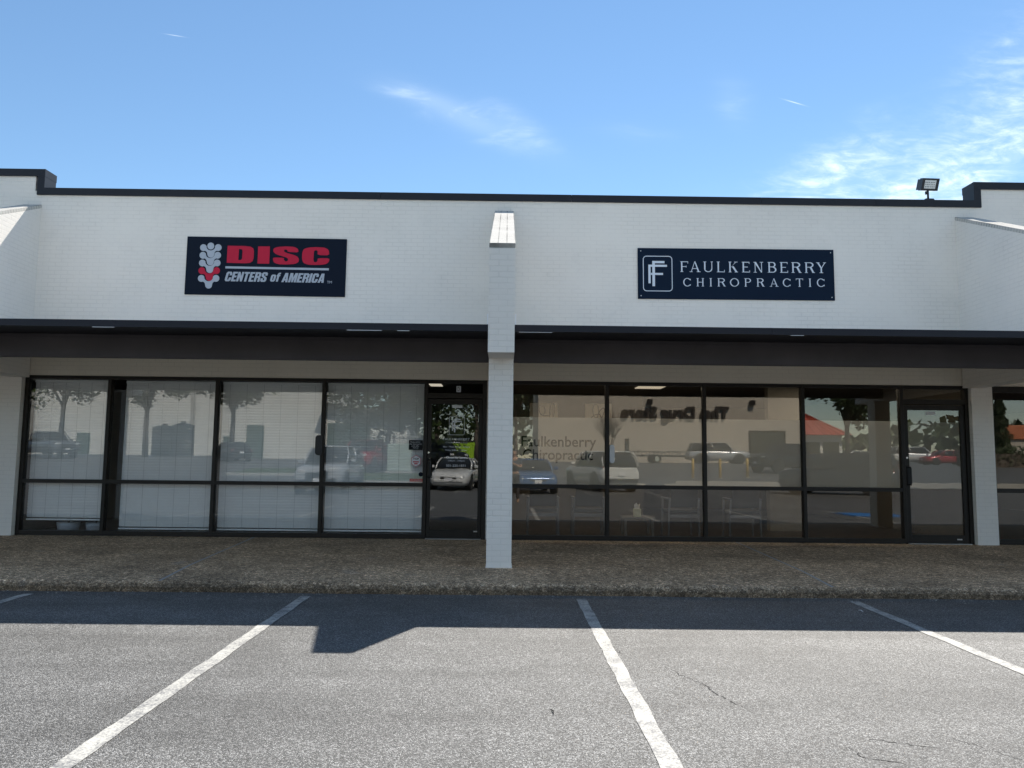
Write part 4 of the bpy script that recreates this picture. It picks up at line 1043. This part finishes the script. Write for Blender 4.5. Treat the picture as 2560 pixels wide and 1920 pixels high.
def trailer():
    x, y = DV(1420, 64); e = empty('utility_trailer', (x, y, gz(x, y)), 'black utility trailer with raised mesh ramp, reflected before the store wall', 'trailer', None, 0)
    m = MB(); m.box(-2.3, 2.3, -.95, .95, .55, .63); m.build('deck', M['bark'], e)
    m = MB()
    for s in (-1, 1):
        m.box(-2.3, 2.3, s*.97 - .03, s*.97 + .03, .60, .68); m.box(-2.3, 2.3, s*.97 - .03, s*.97 + .03, .92, .98)
        for k in range(8): m.box(-2.3 + k*.65, -2.24 + k*.65, s*.97 - .025, s*.97 + .025, .66, .94)
    m.tube([(2.3, .5, .58), (3.4, 0, .55)], .05, 6); m.tube([(2.3, -.5, .58), (3.4, 0, .55)], .05, 6); m.build('frame', M['dark'], e)
    m = MB()
    for k in range(6): m.box(-2.4, -2.35, -.95 + k*.37, -.90 + k*.37, .6, 2.0)
    for z in (.6, 1.0, 1.5, 1.95): m.box(-2.41, -2.34, -.95, .95, z, z + .05)
    m.build('ramp', M['dark'], e)
    for s in (-1, 1):
        m = MB(); m.tube([(-.1, s*.98, .36), (-.1, s*1.18, .36)], .36, 20); w = m.build('wheel', M['tyre'], e)
        m = MB(); m.tube([(-.1, s*1.17, .36), (-.1, s*1.195, .36)], .2, 14); m.build('rim', M['chrome'], w)
trailer()
def bollard(u, d, lb):
    x, y = DV(u, d); e = empty('bollard', (x, y, gz(x, y)), lb, 'bollard', 'yellow bollards across the lot')
    m = MB(); m.tube([(0, 0, 0), (0, 0, 1.1), (0, 0, 1.16), (0, 0, 1.18)], [.085, .085, .065, .02], 14); m.build('post', M['yellow'], e)
    m = MB(); m.tube([(0, 0, -.02), (0, 0, .05)], .15, 14); m.build('base', M['concrete'], e)
bollard(1500, 46, 'yellow bollard reflected nearest the mullion right of the trailer'); bollard(1553, 46, 'yellow bollard reflected below the silver side-on SUV'); bollard(1612, 47, 'yellow bollard reflected beside the nose of the black pickup')
for u, d, lb in ((1360, 40, 'concrete wheel stop reflected right of the white SUV'), (1475, 40, 'concrete wheel stop reflected below the middle bollards'), (1590, 41, 'concrete wheel stop reflected left of the dark SUV')):
    x, y = DV(u, d); m = MB(); m.prism([(-.09, 0), (.09, 0), (.06, .12), (-.06, .12)], 'x', -.9, .9); tag(m.build('wheel_stop', M['concrete'], None, (x, y, gz(x, y))), lb, 'wheel stop', 'wheel stops across the lot')

def tree(loc, h, cr, crown_z, n, leaf, label, seed, lean=0., size=.16, group='trees across the lot', cat='tree', name='tree', squash=.8):
    rnd = random.Random(seed); e = empty(name, (loc[0], loc[1], gz(*loc)), label, cat, group)
    tr = MB(); r0 = .05*h**.9*.6 + .05
    top = Vector((lean, 0, crown_z)); tr.tube([(0, 0, -.1), (lean*.3, .05, crown_z*.35), (lean*.7, -.03, crown_z*.7), top], [r0, r0*.75, r0*.6, r0*.4], 9)
    tips = []
    for k in range(9):
        a = k*2.4 + rnd.uniform(-.3, .3); b = Vector((lean*.6, 0, crown_z*rnd.uniform(.5, .8))); q = top + Vector((math.cos(a), math.sin(a), rnd.uniform(-.1, .7)))*cr*rnd.uniform(.5, .85)
        mid = (b + q)/2 + Vector((0, 0, .25*cr)); tr.tube([b, mid, q], [r0*.4, r0*.25, r0*.08], 6); tips.append(q)
    tr.build('trunk', M['bark'], e)
    cl = [top + Vector((0, 0, cr*.2))] + tips
    for k in range(16):
        d = Vector((rnd.gauss(0, 1), rnd.gauss(0, 1), rnd.gauss(0, 1))).normalized(); cl.append(top + Vector((d.x, d.y, d.z*squash))*cr*rnd.uniform(.45, .95))
    m = MB(); per = n//len(cl)
    for c in cl:
        rr = cr*rnd.uniform(.22, .42)
        for k in range(per):
            d = Vector((rnd.gauss(0, 1), rnd.gauss(0, 1), rnd.gauss(0, .75))); d = d.normalized()*rr*rnd.random()**.4; p = c + d
            a = Vector((rnd.gauss(0, 1), rnd.gauss(0, 1), rnd.gauss(0, .6))).normalized(); b = a.cross(Vector((rnd.gauss(0, 1), rnd.gauss(0, 1), rnd.gauss(0, 1)))).normalized(); s = size*rnd.uniform(.6, 1.3)
            m.add([p - a*s, p + b*s*.6, p + a*s, p - b*s*.6], [(0, 1, 2, 3)])
    m.build('crown', leaf, e); return e
tree(DV(835, 48), 7, 4.9, 5.4, 15000, M['tree1'], 'broad spreading tree reflected above the silver SUV in the blinds', 11, .8)
for u, d, lb, sd in ((137, 58, 'tree reflected in the far left blind pane', 12), (322, 60, 'tree reflected in the second blind pane', 13), (504, 62, 'tree reflected at the mullion of the third blind pane', 14)):
    tree(DV(u, d), 8, 3.4, 6.1, 5200, M['tree1'], lb, sd, squash=.5)
tree(DV(1830, 58), 8, 3.0, 5.6, 5000, M['tree2'], 'dark leafy tree reflected in the pane beside the right door', 15)
tree(DV(945, 60), 8, 3.4, 6.5, 3600, M['tree2'], 'dark tree reflected at the left of door D', 16)
tree(DV(1030, 66), 8, 4.2, 7.0, 3600, M['tree2'], 'dark tree reflected at the right of door D', 17)
tree(DV(1118, 110), 12, 6.0, 9.5, 4200, M['tree2'], 'tall green tree reflected beside the white brick column', 18, size=.3)
tree(DV(1178, 120), 12, 5.0, 10., 3600, M['tree2'], 'tall green tree reflected at the left edge of the store wall', 19, size=.3)
def bare_tree(u, d, lb):
    x, y = DV(u, d); e = empty('bare_tree', (x, y, gz(x, y)), lb, 'tree', 'trees across the lot'); rnd = random.Random(5); m = MB(); tw = MB()
    for k in range(7):
        a = k*.9; p = Vector((0, 0, 0)); q = Vector((math.cos(a)*.5, math.sin(a)*.4, 2.2)); m.tube([p, q*.5 + Vector((0, 0, .3)), q], [.07, .05, .04], 6)
        for j in range(9):
            b = q + Vector((rnd.gauss(0, .45), rnd.gauss(0, .4), rnd.uniform(1., 2.4))); tw.tube([q, (q + b)/2 + Vector((0, 0, .2)), b], [.03, .02, .008], 5)
            for i in range(3): tw.tube([(q + b)/2, b + Vector((rnd.gauss(0, .4), rnd.gauss(0, .4), rnd.uniform(-.2, .7)))], [.015, .005], 4)
    m.build('trunk', M['bark'], e); tw.build('twigs', M['bark'], e)
bare_tree(1320, 70, 'bare multi-stemmed tree reflected left of the store letters')

# the store across the lot
def store():
    y = -51.; x0, x1 = 3.4, 29.2; z0 = gz(10, y) - .3
    e = empty('store_building', (x0, y, 0), 'tan brick store across the lot, reflected with its dark letters', 'building'); e.location = (0, 0, 0)
    m = MB(); m.box(x0, x1, y - 14, y, z0, 9.2); m.build('wall', M['tan'], e)
    m = MB(); m.box(x0 - .1, x1 + .1, y - .5, y + .12, 9.2, 9.5); m.box(x0 + 9, x0 + 20, y + .002, y + .06, 7.75, 7.85); m.build('trim', M['redroof'], e)
    m = MB(); m.box(24., 27.6, y + .004, y + .12, z0, 4.4); wd = m.build('window', M['bronze'], e)
    m = MB(); m.box(24.15, 27.45, y + .121, y + .13, z0 + .4, 4.25); m.build('pane', M['carglass'], wd)
    m = MB()
    for xx in (14.2, 24.1): m.box(xx, xx + .5, y + .002, y + .5, 6.9, 7.4); 
    for xx, nm in ((14.2, 0), (24.1, 1)):
        k = MB(); k.box(xx, xx + .5, y + .002, y + .5, 6.9, 7.4, .05); k.build('wall_lamp', M['bronze'], e)
    t = empty('store_sign', (0, 0, 0), 'dark letters reading The Drug Store on the tan wall, mirrored in the glass', 'sign')
    m = MB(); fit_text(m, 'The Drug Store', 11.6, 22.0, 5.15, 6.75, y + .02, .035, 0, .25, 1.02, True); m.build('lettering', M['letter'], t)
store()
def red_roof_house():
    x, y = 38, -76; z = gz(x, y); e = empty('red_roof_shop', (x, y, z), 'cream shop with red metal hip roof, reflected beyond the dark tree', 'building')
    MB().box(-4, 4, -5, 5, 0, 3.6).build('wall', M['whitewall'], e)
    m = MB(); m.add([(-5, -6, 3.5), (5, -6, 3.5), (5, 6, 3.5), (-5, 6, 3.5), (-1, 0, 6.6), (1, 0, 6.6)], [(0, 1, 5, 4), (1, 2, 5), (2, 3, 4, 5), (3, 0, 4), (3, 2, 1, 0)])
    for k in range(10): m.tube([(-4.6 + k, 6, 3.54), (max(-1, min(1, -4.6 + k))*1.0, 0.05, 6.62)], .05, 4)
    m.build('roof', M['redroof'], e)
    for k in (-3.4, -.8, 1.6): 
        m = MB(); m.box(k, k + 2, 5.002, 5.06, .5, 2.6); m.build('window', M['carglass'], e)
red_roof_house()
def warehouse():
    y = -56.; x0, x1 = -62., -19.; e = empty('warehouse', (0, 0, 0), 'long pale warehouse reflected behind the trees in the left blinds', 'building')
    m = MB(); m.box(x0, x1, y - 20, y, 0, 9.); m.build('wall', M['whitewall'], e)
    m = MB(); m.box(x0 - .1, x1 + .1, y - .3, y + .12, 9., 9.3); m.build('trim', M['concrete'], e)
    for a, b, t in ((-27.2, -25.4, 4.6), (-29.6, -28.6, 3.4), (-45., -43.6, 3.4), (-36.5, -35.4, 3.4)):
        m = MB(); m.box(a, b, y + .003, y + .08, 1.1, t); m.build('door', M['dockgreen'], e)
    for a in (-58, -50, -40, -33): 
        m = MB(); m.box(a, a + .5, y + .003, y + .06, 1.0, 9.0); m.build('downpipe', M['concrete'], e)
    f = empty('loading_dock', (0, 0, 0), 'low pale loading dock annex with dark open bay, reflected above the silver SUV', 'building')
    m = MB(); m.prism([(-19., 1.), (-10., 1.), (-10., 5.2), (-19., 6.8)], 'y', y - 10, y + 1.); m.build('wall', M['whitewall'], f)
    m = MB(); m.box(-18.2, -13.8, y + 1.002, y + 1.08, 1.1, 4.6); m.build('open_bay', M['dockgreen'], f)
    m = MB(); m.prism([(-19.2, 6.85), (-9.8, 5.25), (-9.8, 5.4), (-19.2, 7.0)], 'y', y - 10, y + 2.2); m.build('roof', M['concrete'], f)
warehouse()
x, y = DV(870, 46); e = empty('utility_cabinet', (x, y, gz(x, y)), 'pale green utility cabinet reflected below the notice and TOP badge', 'cabinet')
MB().box(-.7, .7, -.5, .5, .12, 1.75, .04).build('case', M['teal'], e); MB().box(-.8, .8, -.6, .6, -.05, .12).build('pad', M['concrete'], e); MB().box(-.01, .01, .5, .51, .2, 1.7).build('seam', M['dark'], e)
def fence():
    a, b = DV(800, 58), DV(912, 58); e = empty('iron_fence', (a[0], a[1], gz(*a)), 'black iron picket fence reflected behind the pale green cabinet', 'fence')
    L = b[0] - a[0]; m = MB()
    for k in range(int(L/.13)): m.box(k*.13, k*.13 + .025, -.012, .012, .08, 1.9)
    for z in (.25, 1.65): m.box(0, L, -.02, .02, z, z + .05)
    m.build('pickets', M['dark'], e)
    for k in range(3): MB().box(k*L/2 - .05, k*L/2 + .05, -.05, .05, 0, 2.05).build('post', M['dark'], e)
fence()
for k, (u, d, r_, h, lb) in enumerate(((362, 64, .95, 2.5, 'tall grey tank reflected in the second blind pane, left of its twin'), (401, 64, .9, 2.7, 'tall grey tank reflected in the second blind pane, right of its twin'))):
    x, y = DV(u, d); e = empty('storage_tank', (x, y, gz(x, y)), lb, 'tank', 'tanks by the warehouse')
    m = MB(); m.tube([(0, 0, 0), (0, 0, h*.93), (0, 0, h)], [r_, r_, r_*.55], 20); m.build('body', M['concrete'], e); m = MB(); m.tube([(0, 0, h*.98), (0, 0, h*1.07)], .2, 12); m.build('lid', M['dark'], e)
for k, (u, lb) in enumerate(((978, 'lime green cart reflected in door D, nearest the black SUV'), (996, 'lime green cart reflected in door D, middle of the three'), (1014, 'lime green cart reflected in door D, furthest from the black SUV'))):
    x, y = DV(u, 56 + k*2); e = empty('wheeled_cart', (x, y, gz(x, y)), lb, 'cart', 'lime carts across the lot')
    m = MB(); m.prism([(-.45, .15), (.45, .15), (.52, 1.5), (-.52, 1.5)], 'y', -.4, .4); m.build('bin', M['lime'], e)
    m = MB(); m.box(-.56, .56, -.45, .45, 1.5, 1.6, .03); m.build('lid', M['white'] if k == 0 else M['dark'], e)
    for s in (-1, 1): m = MB(); m.tube([(s*.4, -.3, .14), (s*.5, -.3, .14)], .14, 12); m.build('wheel', M['tyre'], e)
def cypress():
    x, y = DV(2166, 70); e = empty('cypress', (x, y, gz(x, y)), 'slender dark cypress reflected in the window right of the end pilaster', 'tree'); rnd = random.Random(3)
    m = MB(); m.tube([(0, 0, -.1), (0, 0, 6.8)], [.16, .03], 8); m.build('trunk', M['bark'], e); m = MB()
    for k in range(3600):
        z = .4 + 7.0*rnd.random()**1.1; r = (.30 + .85*min(1, (z)/1.6))*(1 - z/7.5)**.75*(rnd.random()**.4)*(1 + .2*math.sin(z*5 + rnd.random())); a = rnd.uniform(0, 6.28); p = Vector((r*math.cos(a), r*math.sin(a), z))
        d = Vector((rnd.gauss(0, .5), rnd.gauss(0, .5), 1)).normalized()*rnd.uniform(.1, .22); w = Vector((rnd.gauss(0, 1), rnd.gauss(0, 1), 0)).normalized()*.06; m.add([p - d, p + w, p + d, p - w], [(0, 1, 2, 3)])
    m.build('crown', M['tree2'], e)
cypress()
def hedge(x0, x1, y, h, label):
    e = empty('hedge', (x0, y, gz(x0, y)), label, 'hedge'); rnd = random.Random(9); m = MB()
    for k in range(int((x1 - x0)*130)):
        p = Vector((rnd.uniform(0, x1 - x0), rnd.gauss(0, .35), h*rnd.random()**.6*(1 + .1*math.sin(k)))); a = Vector((rnd.gauss(0, 1), rnd.gauss(0, 1), rnd.gauss(0, 1))).normalized()*.13; b = a.cross(Vector((rnd.random(), 1, rnd.random()))).normalized()*.08
        m.add([p - a, p + b, p + a, p - b], [(0, 1, 2, 3)])
    m.build('foliage', M['tree2'], e); m = MB(); m.box(0, x1 - x0, -.25, .25, -.05, h*.7); m.build('branches', M['bark'], e)
hedge(36., 56., -36., 1.5, 'clipped dark hedge reflected at the foot of the cypress')
m = MB(); e = empty('low_shop', (67., -75., gz(67, -75)), 'low brick shop with orange roof band, reflected left of the cypress', 'building')
MB().box(-5, 5, -4, 4, 0, 3.2).build('wall', M['tan'], e); MB().box(-5.3, 5.3, -4.3, 4.3, 3.2, 5.0, .1).build('roof', M['orange_roof'], e)
def treeline():
    rnd = random.Random(21); m = MB()
    for k in range(5200):
        a = rnd.uniform(-1.35, 1.35); rad = rnd.uniform(135, 175); x = math.sin(a)*rad; y = -math.cos(a)*rad + 12
        hh = 9 + 3*math.sin(a*9) + 2*math.sin(a*23 + 1); p = Vector((x, y, 1 + hh*rnd.random()**.7))
        d = Vector((rnd.gauss(0, 1), rnd.gauss(0, 1), rnd.gauss(0, 1))).normalized()*rnd.uniform(.7, 1.6); b = d.cross(Vector((rnd.gauss(0, 1), rnd.gauss(0, 1), rnd.gauss(0, 1)))).normalized()*.9
        m.add([p - d, p + b, p + d, p - b], [(0, 1, 2, 3)])
    tag(m.build('treeline', M['tree2']), 'far treeline beyond the car park', 'trees', None, 'stuff')
treeline()
def verge():
    m = MB()
    for (x0, x1, y0, y1) in ((-9.6, 2.6, -19.4, -13.2), (-16., -8.8, -24., -20.)):
        nx, ny = 14, 6; o = len(m.v)
        m.add([(x0 + (x1-x0)*i/nx, y0 + (y1-y0)*j/ny, gz(0, y0 + (y1-y0)*j/ny) + .13) for j in range(ny+1) for i in range(nx+1)], [(j*(nx+1)+i, j*(nx+1)+i+1, (j+1)*(nx+1)+i+1, (j+1)*(nx+1)+i) for j in range(ny) for i in range(nx)])
    tag(m.build('lawn_verge', M['grass']), kind='structure')
    k = MB()
    for (x0, x1, y0, y1) in ((-9.6, 2.6, -19.4, -13.2), (-16., -8.8, -24., -20.)):
        z = gz(0, y1); k.box(x0 - .15, x1 + .15, y1, y1 + .15, z - .3, z + .15); k.box(x0 - .15, x0, y0, y1, gz(0, y0) - .4, z + .15); k.box(x1, x1 + .15, y0, y1, gz(0, y0) - .4, z + .15)
    k.box(9., 30., -15.6, -15.4, -.2, .35); tag(k.build('kerb', M['concrete']), kind='structure')
verge()

# ------------------------------------------------------------------ the person with the phone, seen in the glass beside the column
def skin(name, mat, pts, edges, parent, sub=2):
    me = bpy.data.meshes.new(name); me.from_pydata([p[0] for p in pts], edges, []); me.materials.append(mat)
    o = bpy.data.objects.new(name, me); col.objects.link(o); o.parent = parent
    o.modifiers.new('skin', 'SKIN').use_smooth_shade = True
    for i, p in enumerate(pts):
        r = p[1]; me.skin_vertices[0].data[i].radius = r if isinstance(r, tuple) else (r, r); me.skin_vertices[0].data[i].use_root = (i == 0)
    o.modifiers.new('sub', 'SUBSURF').render_levels = sub
    return o
def person():
    e = empty('person', (.34, -.42, 0), 'person in dark blue shirt holding up a phone, reflected beside the column', 'person')
    # local frame: facing +Y; phone at (-.34, .40, 1.45)
    hr, hl = Vector((-.25, .36, 1.42)), Vector((-.43, .37, 1.42))
    P = [((0, 0, .95), (.155, .11)), ((0, 0, 1.15), (.14, .10)), ((0, -.01, 1.36), (.165, .105)), ((0, -.005, 1.45), (.075, .065)), ((0, .015, 1.53), .055), ((0, .035, 1.60), (.082, .095)), ((0, .03, 1.68), (.075, .088)),
         ((.19, -.01, 1.40), .055), ((.22, .10, 1.14), .045), ((-.10, .28, 1.30), .034), (tuple(hr), .027),
         ((-.19, -.01, 1.40), .055), ((-.28, .10, 1.15), .045), ((-.40, .27, 1.30), .034), (tuple(hl), .027),
         ((.10, 0, .88), .085), ((.11, .015, .48), .055), ((.11, -.02, .09), .038), ((.12, .13, .03), .035),
         ((-.10, 0, .88), .085), ((-.11, .015, .48), .055), ((-.11, -.02, .09), .038), ((-.12, .13, .03), .035)]
    E = [(0, 1), (1, 2), (2, 3), (3, 4), (4, 5), (5, 6), (2, 7), (7, 8), (8, 9), (9, 10), (2, 11), (11, 12), (12, 13), (13, 14), (0, 15), (15, 16), (16, 17), (17, 18), (0, 19), (19, 20), (20, 21), (21, 22)]
    # fingers: four curled over the phone edge and a thumb, on each hand
    for root, s in ((10, 1), (14, -1)):
        b = P[root][0]
        for k in range(4):
            i = len(P); z = b[2] + .05 - k*.019; ln = (.95, 1.05, 1., .8)[k]
            P.append(((b[0] - s*.004, b[1] + .022, z), .0095)); P.append(((b[0] - s*.022*ln, b[1] + .052, z + .004), .0085)); P.append(((b[0] - s*.045*ln, b[1] + .050, z + .002), .0075))
            E.extend([(root, i), (i, i + 1), (i + 1, i + 2)])
        i = len(P); P.append(((b[0] - s*.012, b[1] - .004, b[2] + .03), .011)); P.append(((b[0] - s*.040, b[1] + .006, b[2] + .045), .009)); E.extend([(root, i), (i, i + 1)])
    skin('body', M['skin'], P, E, e)
    S_ = [((0, 0, .93), (.175, .13)), ((0, 0, 1.15), (.16, .12)), ((0, -.01, 1.36), (.18, .12)), ((0, -.01, 1.445), (.085, .075)), ((.195, -.01, 1.40), .07), ((.215, .07, 1.20), .062), ((-.195, -.01, 1.40), .07), ((-.262, .07, 1.21), .062)]
    skin('shirt', M['shirt'], S_, [(0, 1), (1, 2), (2, 3), (2, 4), (4, 5), (2, 6), (6, 7)], e)
    T = [((0, 0, .93), (.165, .125)), ((.10, 0, .86), .10), ((.11, .015, .48), .072), ((.11, -.015, .10), .058), ((-.10, 0, .86), .10), ((-.11, .015, .48), .072), ((-.11, -.015, .10), .058)]
    skin('trousers', M['trouser'], T, [(0, 1), (1, 2), (2, 3), (0, 4), (4, 5), (5, 6)], e)
    H = [((0, .015, 1.72), (.088, .098)), ((0, -.03, 1.66), (.088, .085)), ((0, -.04, 1.58), (.07, .05))]
    skin('hair', M['hair'], H, [(0, 1), (1, 2)], e)
    for s in (-1, 1):
        MB().tube([(s*.032, .118, 1.625), (s*.032, .128, 1.625)], [.012, .006], 10).build('eye', M['white'], e)
    MB().prism([(.115, 1.60), (.148, 1.575), (.115, 1.565)], 'x', -.014, .014).build('nose', M['skin'], e)
    MB().box(-.024, .024, .112, .122, 1.535, 1.545, .003).build('mouth', M['red'], e)
    p = empty('phone', (0, -.016, HC), 'dark phone held up in both hands by the person in the blue shirt', 'phone')
    MB().box(-.078, .078, -.009, 0, -.038, .038, .003).build('case', M['dark'], p)
    MB().box(-.072, .072, -.0102, -.0092, -.034, .034).build('screen', M['carglass'], p)
person()
